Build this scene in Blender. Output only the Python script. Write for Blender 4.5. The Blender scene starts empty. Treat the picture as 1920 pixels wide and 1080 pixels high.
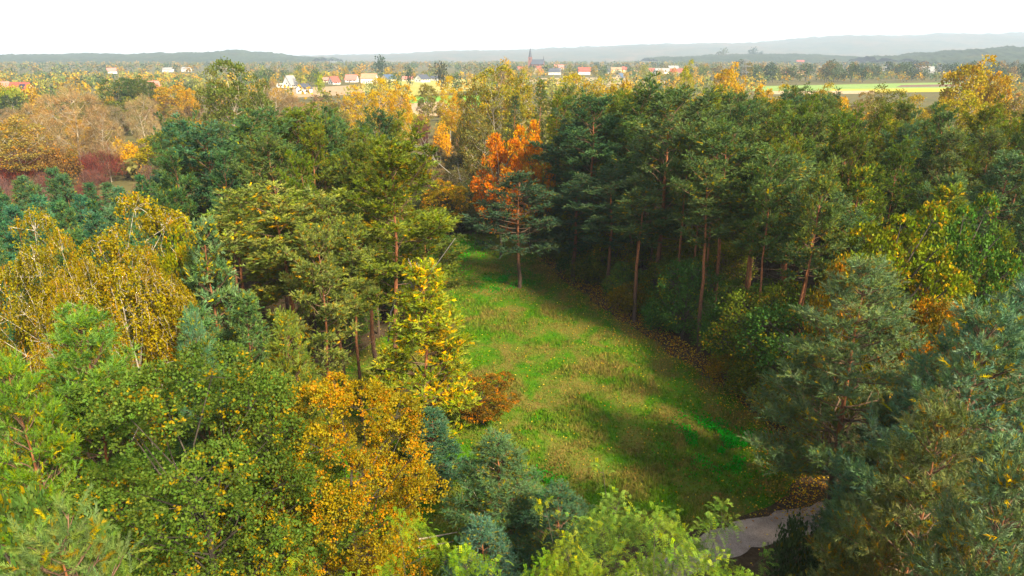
import bpy, math, random
import numpy as np
from mathutils import Vector, Matrix

# ------------------------------------------------------------------ camera, sky, sun, exposure
scene = bpy.context.scene
COL = scene.collection
CAM_H = 26.0
PITCH = math.radians(18.65)
FPX = 1280.0                      # focal length in pixels of the 1920-wide photograph (24 mm on a 36 mm sensor)
cam_d = bpy.data.cameras.new('camera'); cam = bpy.data.objects.new('camera', cam_d); COL.objects.link(cam)
cam.location = (0, 0, CAM_H); cam.rotation_euler = (math.radians(90) - PITCH, 0, 0)
cam_d.lens = 24.0; cam_d.sensor_width = 36.0; cam_d.clip_start = 0.5; cam_d.clip_end = 40000
scene.camera = cam

SUN_AZ = math.radians(138)        # clockwise from +Y (the view direction): behind the camera, to the right
SUN_EL = math.radians(40)
w = bpy.data.worlds.new('World'); scene.world = w; w.use_nodes = True
nt = w.node_tree; nt.nodes.clear()
out = nt.nodes.new('ShaderNodeOutputWorld'); bg = nt.nodes.new('ShaderNodeBackground')
sky = nt.nodes.new('ShaderNodeTexSky'); sky.sky_type = 'NISHITA'; sky.sun_disc = False
sky.sun_elevation = SUN_EL; sky.sun_rotation = SUN_AZ
sky.air_density = 1.0; sky.dust_density = 0.7; sky.ozone_density = 1.0; sky.altitude = 100
hsv = nt.nodes.new('ShaderNodeHueSaturation'); hsv.inputs['Saturation'].default_value = 0.10
nt.links.new(sky.outputs[0], hsv.inputs['Color']); nt.links.new(hsv.outputs[0], bg.inputs['Color'])
bg.inputs['Strength'].default_value = 0.11
nt.links.new(bg.outputs[0], out.inputs['Surface'])

sd = bpy.data.lights.new('sun', 'SUN'); sun = bpy.data.objects.new('sun', sd); COL.objects.link(sun)
sd.energy = 5.0; sd.angle = math.radians(9); sd.color = (1.0, 0.85, 0.58)
sv = Vector((math.sin(SUN_AZ) * math.cos(SUN_EL), math.cos(SUN_AZ) * math.cos(SUN_EL), math.sin(SUN_EL)))
sun.rotation_euler = sv.to_track_quat('Z', 'Y').to_euler()
sun.location = (40, -40, 80)

vs = scene.view_settings
vs.view_transform = 'Standard'; vs.look = 'None'; vs.gamma = 1.0; vs.use_curve_mapping = False
vs.exposure = 1.4
scene.render.engine = 'CYCLES'
cy = scene.cycles
cy.max_bounces = 5; cy.diffuse_bounces = 2; cy.glossy_bounces = 1; cy.transmission_bounces = 2
cy.volume_bounces = 0; cy.transparent_max_bounces = 4; cy.use_denoising = True
cy.denoising_input_passes = 'RGB_ALBEDO_NORMAL'; cy.denoising_prefilter = 'ACCURATE'; cy.caustics_reflective = False; cy.caustics_refractive = False

# ------------------------------------------------------------------ geometry of the view (where a ray of the photograph meets the ground)
def ray_angle(py): return PITCH + math.atan((py - 540) / FPX)
def at(px, py, Y):                 # point at forward distance Y
    z = CAM_H - Y * math.tan(ray_angle(py))
    zc = Y * math.cos(PITCH) + (CAM_H - z) * math.sin(PITCH)
    return Vector(((px - 960) / FPX * zc, Y, z))
def ground(px, py):
    Y = CAM_H / math.tan(ray_angle(py)); return at(px, py, Y)
def gx(px, Y, z=0.0):              # x of a column at forward distance Y and height z
    return (px - 960) / FPX * (Y * math.cos(PITCH) + (CAM_H - z) * math.sin(PITCH))

# ------------------------------------------------------------------ materials
def new_mat(name):
    m = bpy.data.materials.new(name); m.use_nodes = True
    n = m.node_tree.nodes; n.clear()
    o = n.new('ShaderNodeOutputMaterial'); return m, m.node_tree, o
def N(t, kind, **kw):
    n = t.nodes.new(kind)
    for k, v in kw.items():
        if k in n.inputs: n.inputs[k].default_value = v
        else: setattr(n, k, v)
    return n
def ramp(t, stops, fac):
    r = t.nodes.new('ShaderNodeValToRGB'); e = r.color_ramp.elements
    while len(e) < len(stops): e.new(0.5)
    for i, (p, c) in enumerate(stops): e[i].position = p; e[i].color = (*c, 1) if len(c) == 3 else c
    t.links.new(fac, r.inputs[0]); return r
def mixc(t, a, b, fac, mode='MIX'):
    m = t.nodes.new('ShaderNodeMix'); m.data_type = 'RGBA'; m.blend_type = mode
    for s, v in ((6, a), (7, b), (0, fac)):
        if isinstance(v, (int, float)): m.inputs[s].default_value = v
        elif isinstance(v, tuple): m.inputs[s].default_value = (*v, 1)
        else: t.links.new(v, m.inputs[s])
    return m.outputs[2]

def foliage_mat(name, transl=0.3, rough=0.55, spec=0.25, sat=1.0, val=1.0, hue=0.5):
    m, t, o = new_mat(name)
    at_ = N(t, 'ShaderNodeAttribute', attribute_name='tint'); oi = N(t, 'ShaderNodeObjectInfo')
    c = mixc(t, at_.outputs['Color'], oi.outputs['Color'], 1.0, 'MULTIPLY')
    p = N(t, 'ShaderNodeBsdfPrincipled', Roughness=rough); p.inputs['Specular IOR Level'].default_value = spec
    hs = N(t, 'ShaderNodeHueSaturation', Saturation=sat, Value=val, Hue=hue); t.links.new(c, hs.inputs['Color']); c = hs.outputs[0]
    t.links.new(c, p.inputs['Base Color'])
    tr = N(t, 'ShaderNodeBsdfTranslucent'); t.links.new(c, tr.inputs['Color'])
    mx = N(t, 'ShaderNodeMixShader'); mx.inputs[0].default_value = transl
    t.links.new(p.outputs[0], mx.inputs[1]); t.links.new(tr.outputs[0], mx.inputs[2]); t.links.new(mx.outputs[0], o.inputs[0])
    return m
def bark_mat(name, low, high, z0=0.3, z1=0.6, dark=0.55, scale=14):
    m, t, o = new_mat(name)
    tc = N(t, 'ShaderNodeTexCoord'); sp = N(t, 'ShaderNodeSeparateXYZ'); t.links.new(tc.outputs['Generated'], sp.inputs[0])
    mp = N(t, 'ShaderNodeMapping'); mp.inputs['Scale'].default_value = (1, 1, 0.25); t.links.new(tc.outputs['Object'], mp.inputs[0])
    nz = N(t, 'ShaderNodeTexNoise', Scale=scale, Detail=4.0); t.links.new(mp.outputs[0], nz.inputs['Vector'])
    mr = N(t, 'ShaderNodeMapRange'); mr.inputs['From Min'].default_value = z0; mr.inputs['From Max'].default_value = z1
    t.links.new(sp.outputs['Z'], mr.inputs['Value'])
    c = mixc(t, low, high, mr.outputs[0])
    r = ramp(t, [(0.35, (dark,) * 3), (0.6, (1.15,) * 3)], nz.outputs['Fac'])
    c2 = mixc(t, c, r.outputs[0], 1.0, 'MULTIPLY')
    p = N(t, 'ShaderNodeBsdfPrincipled', Roughness=0.9); t.links.new(c2, p.inputs['Base Color'])
    b = N(t, 'ShaderNodeBump', Strength=0.6, Distance=0.05); t.links.new(nz.outputs['Fac'], b.inputs['Height']); t.links.new(b.outputs[0], p.inputs['Normal'])
    t.links.new(p.outputs[0], o.inputs[0]); return m
def plain_mat(name, col, rough=0.8, var=0.25, scale=3.0, metal=0.0):
    m, t, o = new_mat(name)
    tc = N(t, 'ShaderNodeTexCoord'); nz = N(t, 'ShaderNodeTexNoise', Scale=scale, Detail=5.0); t.links.new(tc.outputs['Object'], nz.inputs['Vector'])
    r = ramp(t, [(0.3, tuple(x * (1 - var) for x in col)), (0.7, tuple(min(1, x * (1 + var * .5)) for x in col))], nz.outputs['Fac'])
    p = N(t, 'ShaderNodeBsdfPrincipled', Roughness=rough, Metallic=metal); t.links.new(r.outputs[0], p.inputs['Base Color']); t.links.new(p.outputs[0], o.inputs[0])
    return m

MAT = {
    'needle': foliage_mat('pine_needles', 0.18, 0.6, 0.06, 1.28, 1.5, 0.492),
    'leaf': foliage_mat('broad_leaves', 0.28, 0.55, 0.12, 1.15, 1.15, 0.51),
    'twig': foliage_mat('bare_twigs', 0.1, 0.8, 0.1),
    'pine_bark': bark_mat('pine_bark', (0.085, 0.055, 0.040), (0.30, 0.110, 0.042), 0.15, 0.5),
    'pine_limb': bark_mat('pine_limb', (0.13, 0.085, 0.055), (0.17, 0.095, 0.055), 0.0, 1.0, 0.6),
    'oak_bark': bark_mat('oak_bark', (0.06, 0.048, 0.038), (0.075, 0.06, 0.045), 0.0, 1.0),
    'birch_bark': bark_mat('birch_bark', (0.45, 0.40, 0.34), (0.62, 0.56, 0.47), 0.0, 0.5, 0.45, 9),
    'pale_bark': bark_mat('aspen_bark', (0.36, 0.31, 0.25), (0.46, 0.39, 0.30), 0.0, 0.6, 0.6, 9),
}

# meadow colour shared by the turf sheet and the grass blades that grow from it
def meadow_colour(t):
    ge = N(t, 'ShaderNodeNewGeometry')
    mp = N(t, 'ShaderNodeMapping'); mp.inputs['Scale'].default_value = (1, 0.8, 0); mp.inputs['Rotation'].default_value = (0, 0, 0.25)
    t.links.new(ge.outputs['Position'], mp.inputs[0])
    n1 = N(t, 'ShaderNodeTexNoise', Scale=0.30, Detail=6.0, Roughness=0.68, Distortion=0.6); t.links.new(mp.outputs[0], n1.inputs['Vector'])
    n2 = N(t, 'ShaderNodeTexNoise', Scale=1.1, Detail=5.0, Roughness=0.7); t.links.new(mp.outputs[0], n2.inputs['Vector'])
    n3 = N(t, 'ShaderNodeTexNoise', Scale=7.0, Detail=3.0, Roughness=0.7); t.links.new(mp.outputs[0], n3.inputs['Vector'])
    g = ramp(t, [(0.30, (0.045, 0.200, 0.004)), (0.52, (0.105, 0.250, 0.006)), (0.72, (0.190, 0.270, 0.016))], n2.outputs['Fac'])
    d = ramp(t, [(0.3, (0.230, 0.175, 0.040)), (0.7, (0.340, 0.195, 0.075))], n2.outputs['Fac'])
    m = ramp(t, [(0.41, (0, 0, 0)), (0.57, (1, 1, 1))], n1.outputs['Fac'])
    m2 = N(t, 'ShaderNodeMath', operation='MULTIPLY'); t.links.new(m.outputs[0], m2.inputs[0])
    m3 = ramp(t, [(0.35, (0.35,) * 3), (0.62, (0.95,) * 3)], n3.outputs['Fac']); t.links.new(m3.outputs[0], m2.inputs[1])
    c = mixc(t, g.outputs[0], d.outputs[0], m2.outputs[0])
    v = ramp(t, [(0.3, (0.72,) * 3), (0.7, (1.2,) * 3)], n3.outputs['Fac'])
    return mixc(t, c, v.outputs[0], 1.0, 'MULTIPLY'), n3
def make_meadow_mat():
    m, t, o = new_mat('meadow_turf'); c, n3 = meadow_colour(t)
    c = mixc(t, c, (0.55, 0.62, 0.5), 1.0, 'MULTIPLY')
    p = N(t, 'ShaderNodeBsdfPrincipled', Roughness=0.95); p.inputs['Specular IOR Level'].default_value = 0.1; t.links.new(c, p.inputs['Base Color'])
    b = N(t, 'ShaderNodeBump', Strength=0.8, Distance=0.12); t.links.new(n3.outputs['Fac'], b.inputs['Height']); t.links.new(b.outputs[0], p.inputs['Normal'])
    t.links.new(p.outputs[0], o.inputs[0]); return m
def make_grass_mat():
    m, t, o = new_mat('grass_blades'); c, n3 = meadow_colour(t)
    a = N(t, 'ShaderNodeAttribute', attribute_name='tint'); c = mixc(t, c, a.outputs['Color'], 1.0, 'MULTIPLY')
    d = N(t, 'ShaderNodeBsdfDiffuse'); tr = N(t, 'ShaderNodeBsdfTranslucent'); t.links.new(c, d.inputs[0]); t.links.new(c, tr.inputs[0])
    mx = N(t, 'ShaderNodeMixShader'); mx.inputs[0].default_value = 0.35
    t.links.new(d.outputs[0], mx.inputs[1]); t.links.new(tr.outputs[0], mx.inputs[2]); t.links.new(mx.outputs[0], o.inputs[0]); return m
def make_ground_mat(name, stops, s1, s2, bump=0.5, dist=0.2):
    m, t, o = new_mat(name); ge = N(t, 'ShaderNodeNewGeometry')
    n1 = N(t, 'ShaderNodeTexNoise', Scale=s1, Detail=6.0, Roughness=0.65); t.links.new(ge.outputs['Position'], n1.inputs['Vector'])
    n2 = N(t, 'ShaderNodeTexNoise', Scale=s2, Detail=4.0, Roughness=0.7); t.links.new(ge.outputs['Position'], n2.inputs['Vector'])
    r = ramp(t, stops, n1.outputs['Fac']); v = ramp(t, [(0.3, (0.6,) * 3), (0.7, (1.3,) * 3)], n2.outputs['Fac'])
    c = mixc(t, r.outputs[0], v.outputs[0], 1.0, 'MULTIPLY')
    p = N(t, 'ShaderNodeBsdfPrincipled', Roughness=0.95); p.inputs['Specular IOR Level'].default_value = 0.1; t.links.new(c, p.inputs['Base Color'])
    b = N(t, 'ShaderNodeBump', Strength=bump, Distance=dist); t.links.new(n2.outputs['Fac'], b.inputs['Height']); t.links.new(b.outputs[0], p.inputs['Normal'])
    t.links.new(p.outputs[0], o.inputs[0]); return m

# ------------------------------------------------------------------ mesh helpers
def nrm(a): return a / np.maximum(np.linalg.norm(a, axis=-1, keepdims=True), 1e-9)
def perp(d, rng):
    r = rng.normal(size=d.shape); r -= d * (r * d).sum(-1, keepdims=True); return nrm(r)
def np_mesh(name, verts, faces, mat, tint=None, smooth=False):
    verts = np.asarray(verts, np.float32).reshape(-1, 3); faces = np.asarray(faces, np.int32); k = faces.shape[1]
    me = bpy.data.meshes.new(name); me.vertices.add(len(verts)); me.vertices.foreach_set('co', verts.ravel())
    me.loops.add(faces.size); me.loops.foreach_set('vertex_index', faces.ravel())
    me.polygons.add(len(faces)); me.polygons.foreach_set('loop_start', np.arange(0, faces.size, k, dtype=np.int32))
    if smooth: me.polygons.foreach_set('use_smooth', np.ones(len(faces), bool))
    if tint is not None:
        a = me.attributes.new('tint', 'FLOAT_COLOR', 'POINT')
        a.data.foreach_set('color', np.concatenate([tint, np.ones((len(tint), 1))], 1).astype(np.float32).ravel())
    me.update(calc_edges=True); me.materials.append(mat); return me
def tri_mesh(name, T, tint_per, mat):           # T (N,k,3) separate faces, tint (N,3)
    n, k = T.shape[:2]
    return np_mesh(name, T.reshape(-1, 3), np.arange(n * k).reshape(n, k), mat, np.repeat(tint_per, k, 0))
def blades(P, D, L, W, rng):
    s = perp(D, rng) * (W * .5)[:, None]; return np.stack([P - s, P + s, P + D * L[:, None]], 1)
def leafs(P, D, L, W, rng, S=None):
    s = (perp(D, rng) if S is None else S) * (W * .5)[:, None]; m = P + D * (L * .45)[:, None]
    return np.stack([P, m + s, P + D * L[:, None], m - s], 1)
class Tubes:
    def __init__(s): s.v = []; s.f = []; s.n = 0
    def add(s, pts, rad, sides=5):
        pts = np.asarray(pts, float); n = len(pts); rad = np.broadcast_to(rad, n)
        t = nrm(np.gradient(pts, axis=0)); ref = np.array([1, .13, 0.]) if abs(t[0, 2]) > .8 else np.array([0, .1, 1.])
        u = nrm(np.cross(t, ref)); w_ = np.cross(t, u); a = np.arange(sides) * 2 * math.pi / sides
        ring = pts[:, None] + rad[:, None, None] * (np.cos(a)[None, :, None] * u[:, None] + np.sin(a)[None, :, None] * w_[:, None])
        i = np.arange(n - 1)[:, None] * sides; j = np.arange(sides)[None]; j2 = (j + 1) % sides
        s.f.append(np.stack([i + j, i + j2, i + sides + j2, i + sides + j], -1).reshape(-1, 4) + s.n)
        s.v.append(ring.reshape(-1, 3)); s.n += n * sides
    def mesh(s, name, mat): return np_mesh(name, np.concatenate(s.v), np.concatenate(s.f), mat, smooth=True)
def vnoise(p, seed=0):                           # cheap 3-D value noise, 0..1
    p = np.asarray(p, float); i = np.floor(p).astype(np.int64); f = p - i; f = f * f * (3 - 2 * f); r = 0
    for dx in (0, 1):
        for dy in (0, 1):
            for dz in (0, 1):
                h = ((i[..., 0] + dx) * 73856093 ^ (i[..., 1] + dy) * 19349663 ^ (i[..., 2] + dz) * 83492791 ^ seed * 2654435761) & 0xffffff
                h = ((h * 1103515245 + 12345) >> 7) & 0xffff
                r = r + h / 65535. * (f[..., 0] if dx else 1 - f[..., 0]) * (f[..., 1] if dy else 1 - f[..., 1]) * (f[..., 2] if dz else 1 - f[..., 2])
    return r

# ------------------------------------------------------------------ things
def tag(o, label=None, cat=None, group=None, kind=None):
    if label: o['label'] = label
    if cat: o['category'] = cat
    if group: o['group'] = group
    if kind: o['kind'] = kind
    return o
def link(name, me, parent=None, loc=None):
    o = bpy.data.objects.new(name, me); COL.objects.link(o)
    if parent: o.parent = parent
    if loc is not None: o.location = loc
    return o
def poly_mesh(name, verts, faces, mat):
    me = bpy.data.meshes.new(name); me.from_pydata([tuple(v) for v in verts], [], faces); me.update(); me.materials.append(mat); return me
def box_mesh(name, x0, x1, y0, y1, z0, z1, mat):
    v = [(x0, y0, z0), (x1, y0, z0), (x1, y1, z0), (x0, y1, z0), (x0, y0, z1), (x1, y0, z1), (x1, y1, z1), (x0, y1, z1)]
    return poly_mesh(name, v, [(3, 2, 1, 0), (4, 5, 6, 7), (0, 1, 5, 4), (1, 2, 6, 5), (2, 3, 7, 6), (3, 0, 4, 7)], mat)
def structure(name, me): return tag(link(name, me), kind='structure')

# ------------------------------------------------------------------ tree generators; each returns a prototype (height, radius, parts)
def trunk_curve(h, rng, wob=.012, lean=0.0, n=10):
    z = np.linspace(0, h, n); o = np.cumsum(rng.normal(0, wob * h, (n, 2)), 0); o -= o[0]
    a = rng.uniform(0, 6.28); o += (np.linspace(0, 1, n) ** 1.3)[:, None] * lean * h * np.array([math.cos(a), math.sin(a)])
    return np.concatenate([o, z[:, None]], 1)
def along(c, z): return np.array([np.interp(z, c[:, 2], c[:, i]) for i in range(3)])

def sized(parts, **kw):                          # true height and radius from the leaves themselves
    me = parts[-1][1]; v = np.empty(len(me.vertices) * 3, np.float32); me.vertices.foreach_get('co', v); v = v.reshape(-1, 3); q = np.median(v[:, :2], 0)
    return dict(h=float(np.percentile(v[:, 2], 99.85)), R=float(np.percentile(np.linalg.norm(v[:, :2] - q, axis=1), 96)), cat='tree', parts=parts)
def pine(seed, h, cb, R, style, per=18, sl=.34, nl=.17, nw=.05, nlimb=46, shoots=6, yellow=.05, fine=1.0, lean=.02, sparse=0.0, cush=.32):
    rng = np.random.default_rng(seed); c = trunk_curve(h, rng, .003 if style == 'young' else .0028, lean)
    tr = Tubes(); zz = c[:, 2] / h; r0 = .0064 * h
    tr.add(c, r0 * (1 - zz) ** .75 + .02 * (1 - zz) + .012, 7)
    br = Tubes(); P = []; D = []; I = []; V = []
    asym = rng.uniform(0, 6.28)
    for i in range(nlimb):
        t = (i + rng.random()) / nlimb
        if style == 'young': t = (int(t * 16) + rng.uniform(-.12, .12)) / 16; t = min(max(t, 0.0), .985)
        if style != 'young' and rng.random() < sparse: continue
        z = h * (cb + (1 - cb) * .985 * t); az = i * 2.399 + rng.normal(0, .5)
        if style == 'young':
            L = R * (1 - t) ** .85 * (.55 + .45 * min(1, t / .15)) * rng.uniform(.8, 1.12) + .25; el = math.radians(8 + 50 * t ** 1.3 + rng.normal(0, 5)); cv = .18
        elif style == 'spruce':
            L = R * (1 - t) ** .95 * rng.uniform(.8, 1.1) + .15; el = math.radians(-14 + 40 * t ** 2); cv = .10
        else:
            L = R * math.sqrt(max(.02, 1 - t ** 2.4)) * (.45 + .55 * min(1, t / .35)) * rng.uniform(.5, 1.12) * (1 + .22 * math.cos(az - asym)); L = max(L, .7)
            el = math.radians(4 + 60 * t ** 1.2 + rng.normal(0, 11)); cv = rng.uniform(.1, .5)
        b0 = along(c, z); s = np.linspace(0, 1, 6); dirh = np.array([math.cos(az), math.sin(az)])
        wig = np.cumsum(rng.normal(0, .05 * L, 6)); wig -= wig[0]
        pts = np.zeros((6, 3)); hz = L * s * math.cos(el * .6)
        pts[:, 0] = b0[0] + dirh[0] * hz - dirh[1] * wig; pts[:, 1] = b0[1] + dirh[1] * hz + dirh[0] * wig
        pts[:, 2] = b0[2] + L * (math.tan(min(el, 1.1)) * s * .8 + cv * s * s) + rng.normal(0, .02 * L, 6) * (s > 0)
        br.add(pts, np.linspace(.012 * L + .018, .012, 6), 4)
        nb = max(3, int(L / (.36 / fine ** .5)) + 1)
        for k in range(nb):
            ss = .28 + .72 * (k + rng.random() * .8) / nb if style != 'spruce' else .15 + .85 * (k + rng.random() * .8) / nb
            ss = min(ss, 1.0); base = np.array([np.interp(ss, s, pts[:, j]) for j in range(3)])
            tan = nrm(pts[-1] - pts[0]); sd_ = 1 if k % 2 else -1; side = nrm(np.cross(tan, [0, 0, 1.])) * sd_
            up = (-.15 if style == 'spruce' else rng.uniform(.15, .6))
            d = nrm(tan * rng.uniform(.4, .9) + side * rng.uniform(.3, .95) + np.array([0, 0, up]))
            bl = (.22 + .36 * L * (1.12 - ss)) * rng.uniform(.7, 1.2)
            end = base + d * bl; br.add(np.stack([base, (base + end) / 2 + [0, 0, .04 * bl], end]), np.array([.018, .012, .006]), 3)
            ns = max(2, int(shoots * (.6 + .5 * bl) + rng.random()))
            if style == 'spruce':
                u = rng.uniform(.25, 1.05, ns); pos = base + d * bl * u[:, None] + rng.normal(0, .10, (ns, 3)) * [1, 1, .7]
                dd = nrm(d * .7 + np.array([0, 0, .05]) + rng.normal(0, .42, (ns, 3)))
            else:                                # a rounded cushion of shoots on each branchlet
                u = np.clip(rng.normal(.85, .2, ns), .2, 1.1); dd = nrm(d * .55 + np.array([0, 0, .5]) + rng.normal(0, .62, (ns, 3)))
                pos = base + d * bl * u[:, None] + dd * (cush * rng.uniform(.1, 1., ns))[:, None] * np.array([1, 1, .95])
            P.append(pos); D.append(dd); I.append(np.full(ns, ss) - .25 * (1 - u)); V.append(np.full(ns, rng.uniform(.72, 1.3)))
        P.append(pts[-1:]); D.append(nrm(tan + [0, 0, .5])[None]); I.append(np.ones(1)); V.append(np.ones(1))
    topn = 10; P.append(c[-1] + rng.normal(0, .12, (topn, 3)) - np.array([0, 0, 1.]) * rng.uniform(0, .7, (topn, 1))); D.append(nrm(np.array([0, 0, 1.]) + rng.normal(0, .5, (topn, 3)))); I.append(np.ones(topn)); V.append(np.ones(topn))
    if style == 'mature':                        # dead snags on the bare bole
        for i in range(9):
            z = h * rng.uniform(.3 * cb, cb); az = rng.uniform(0, 6.28); L = rng.uniform(.5, 2.2); b0 = along(c, z)
            d = np.array([math.cos(az), math.sin(az), rng.uniform(-.25, .25)]); br.add(np.stack([b0, b0 + d * L * .5 + rng.normal(0, .08, 3), b0 + d * L]), np.array([.03, .02, .008]), 3)
    P = np.concatenate(P); D = np.concatenate(D); I = np.concatenate(I); n = len(P)
    val = (rng.uniform(.82, 1.15, n) * np.concatenate(V))[:, None] * np.ones(3); val[:, 0] *= rng.uniform(.88, 1.15, n) * (.75 + .25 * np.concatenate(V)); val[:, 2] *= rng.uniform(.75, 1.25, n)
    cl = vnoise(P * .55 + 40, seed); val *= (.8 + .4 * cl)[:, None]
    py = yellow * np.clip(1.75 - 1.7 * I, .08, 2.2) * (.3 + 1.5 * (vnoise(P * .8 + 90, seed + 7) > .52))
    ym = rng.random(n) < py
    val[ym] = val[ym] * np.array([3.1, 1.75, .55])
    brn = (rng.random(n) < .10 * np.clip(1.2 - I, 0, 1)); val[brn] = np.array([1.7, .95, .7]) * rng.uniform(.7, 1.1, (brn.sum(), 1))
    m = n * per; idx = np.repeat(np.arange(n), per); u = rng.uniform(0, 1, m)
    base = P[idx] + D[idx] * (sl * (u - .15))[:, None]
    th = np.radians(rng.uniform(22, 62, m)) * (1.1 - .5 * u)
    dn = nrm(D[idx] * np.cos(th)[:, None] + perp(D[idx], rng) * np.sin(th)[:, None])
    T = blades(base, dn, nl * rng.uniform(.75, 1.2, m), nw * rng.uniform(.7, 1.3, m), rng)
    tint = val[idx] * rng.uniform(.85, 1.15, (m, 1))
    return sized([('trunk', tr.mesh('trunk', MAT['pine_bark'])), ('branches', br.mesh('branches', MAT['pine_limb'])), ('crown', tri_mesh('crown', T, tint, MAT['needle']))])

def lobes_of(rng, n, R, z0, z1, lr, flat=1.0, kr=(.5, .82)):
    zc = (z0 + z1) / 2; a = (z1 - z0) / 2; C = []; r = []
    for i in range(n):
        y = 1 - 2 * (i + .5) / n; ph = i * 2.399 + rng.normal(0, .3); q = math.sqrt(max(0, 1 - y * y)); k = rng.uniform(*kr)
        C.append((q * math.cos(ph) * R * k, q * math.sin(ph) * R * k, zc + y * a * k * flat)); r.append(lr * R * rng.uniform(.65, 1.35))
    return np.array(C), np.array(r)
def broadleaf(seed, h, cb, R, nl, lr, ncl, per, ll, lw, clr=.3, pal=None, bark='oak_bark', trunk_r=None, stems=1, droop=0.0, kind='leaf', part='crown', thin=0.0, twigs=1, matname='leaf', warm=(2.6, 1.25, .5), warm_p=.12, warm_side=0.0, limb=1.0, kr=(.5, .9)):
    rng = np.random.default_rng(seed); z0, z1 = cb * h, h
    C, r = lobes_of(rng, nl, R, z0, z1, lr, kr=kr); cen = np.array([0, 0, (z0 + z1) / 2])
    tr = Tubes(); br = Tubes(); tr_r = trunk_r or .016 * h
    for s in range(stems):
        c = trunk_curve(h * (.72 if stems == 1 else rng.uniform(.6, .74)), rng, .010, .02 if stems == 1 else .10); f = c[:, 2] / c[-1, 2]
        tr.add(c, tr_r / stems ** .4 * (1 - f) ** .8 + .02, 7)
        if s == 0: c0 = c
    for Ci, ri in zip(C, r):
        zb = min(max(.25 * h, Ci[2] - np.linalg.norm(Ci[:2]) * 1.0), h * .68); b0 = along(c0, zb); mid = (b0 + Ci) / 2 + np.array([0, 0, -.08 * R]) + rng.normal(0, .05 * R, 3)
        br.add(np.stack([b0, mid, Ci, Ci + nrm(Ci - b0) * ri * .6]), np.array([.010 * h, .007 * h, .004 * h, .0015 * h]) * .8 * limb, 4)
    k = rng.choice(len(C), ncl * 3, p=r ** 2 / (r ** 2).sum()); d = nrm(rng.normal(size=(ncl * 3, 3)) + .55 * nrm(C[k] - cen) + np.array([0, 0, .25]))
    P = C[k] + d * (r[k] * rng.uniform(.72, 1.04, ncl * 3))[:, None] * np.array([1, 1, .85])
    dist = np.linalg.norm(P[:, None] - C[None], axis=2) / r[None]; ok = (dist.min(1) > .62) & (P[:, 2] > z0 * .8)
    ok &= vnoise(P * (1.35 / (lr * R)) + 17, seed + 3) > thin
    P = P[ok][:ncl]; d = d[ok][:ncl]; k = k[ok][:ncl]; n = len(P)
    for i in range(0, n, max(1, int(n / (180 * twigs)))): br.add(np.stack([C[k[i]], (C[k[i]] + P[i]) / 2 + rng.normal(0, .05, 3), P[i]]), np.array([.022, .014, .006]), 3)
    outw = nrm(P - cen); val = rng.uniform(.75, 1.22, n)[:, None] * np.ones(3); val[:, 0] *= rng.uniform(.85, 1.2, n)
    nz = vnoise(P * (1.2 / (lr * R)) + 50, seed + 11); val *= (.70 + .6 * nz)[:, None]
    wp = np.clip(warm_p * (.2 + 2.4 * np.clip(vnoise(P * 1.1 + 9, seed + 5) * 3.2 - 1.25, 0, 1)) + warm_side * np.clip(P[:, 0] / R, -.2, 1), 0, 1)
    m = n * per; idx = np.repeat(np.arange(n), per)
    if kind == 'frond':                          # pinnate sprays: leaflets in pairs along an arching stalk
        npair = 6; nf = per; F = n * nf; fi = np.repeat(np.arange(n), nf)
        fd = nrm(d[fi] * .7 + rng.normal(0, .6, (F, 3)) + np.array([0, 0, .15])); fp = P[fi] + rng.normal(0, clr, (F, 3)); fl = .48 * rng.uniform(.7, 1.25, F)
        side = nrm(np.cross(fd, np.array([0, 0, 1.]) + .2 * rng.normal(size=(F, 3)))); Ts = []
        for a in range(npair):
            q = (a + 1) / npair; pp = fp + fd * (fl * q)[:, None] - np.array([0, 0, 1.]) * (fl * .45 * q * q)[:, None]
            for sg in (-1, 1):
                ld = nrm(side * sg + fd * .35 - np.array([0, 0, .12])); Ts.append(leafs(pp, ld, ll * rng.uniform(.8, 1.15, F), np.full(F, lw), rng, S=nrm(np.cross(ld, nrm(np.cross(side, fd))))))
        T = np.concatenate(Ts); tint = np.tile(val[fi] * rng.uniform(.8, 1.25, (F, 1)), (npair * 2, 1)); ww = np.tile(rng.random(F) < wp[fi], npair * 2)
    elif kind == 'hang':                         # leaves threaded on drooping twigs
        u = np.tile(np.arange(per) / per, n); Lh = np.repeat(rng.uniform(.6, 1.5, n), per) * droop
        base = P[idx] + outw[idx] * (u * .35 * Lh)[:, None] - np.array([0, 0, 1.]) * (u * u * .5 + u * .5)[:, None] * Lh[:, None] + rng.normal(0, .06, (m, 3))
        T = leafs(base, nrm(rng.normal(0, .8, (m, 3)) - np.array([0, 0, .7])), ll * rng.uniform(.7, 1.25, m), lw * rng.uniform(.7, 1.25, m), rng); tint = val[idx] * rng.uniform(.72, 1.3, (m, 1)); ww = (rng.random(n) < wp)[idx] & (rng.random(m) < .85)
        for i in range(0, n, 3):
            q = base[i * per:(i + 1) * per:max(1, per // 4)]
            if len(q) > 2: br.add(q, .006, 3)
    elif kind == 'twig':                         # leafless sprays
        base = P[idx] - d[idx] * rng.uniform(0, clr * 1.5, (m, 1)) + rng.normal(0, clr * .4, (m, 3))
        T = blades(base, nrm(d[idx] + np.array([0, 0, .5]) + rng.normal(0, .45, (m, 3))), ll * rng.uniform(.6, 1.3, m), lw * rng.uniform(.6, 1.3, m), rng); tint = val[idx] * rng.uniform(.82, 1.18, (m, 1)); ww = (rng.random(n) < wp)[idx] & (rng.random(m) < .85)
    else:
        base = P[idx] + rng.normal(0, clr, (m, 3)) * np.array([1, 1, .75])
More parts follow.
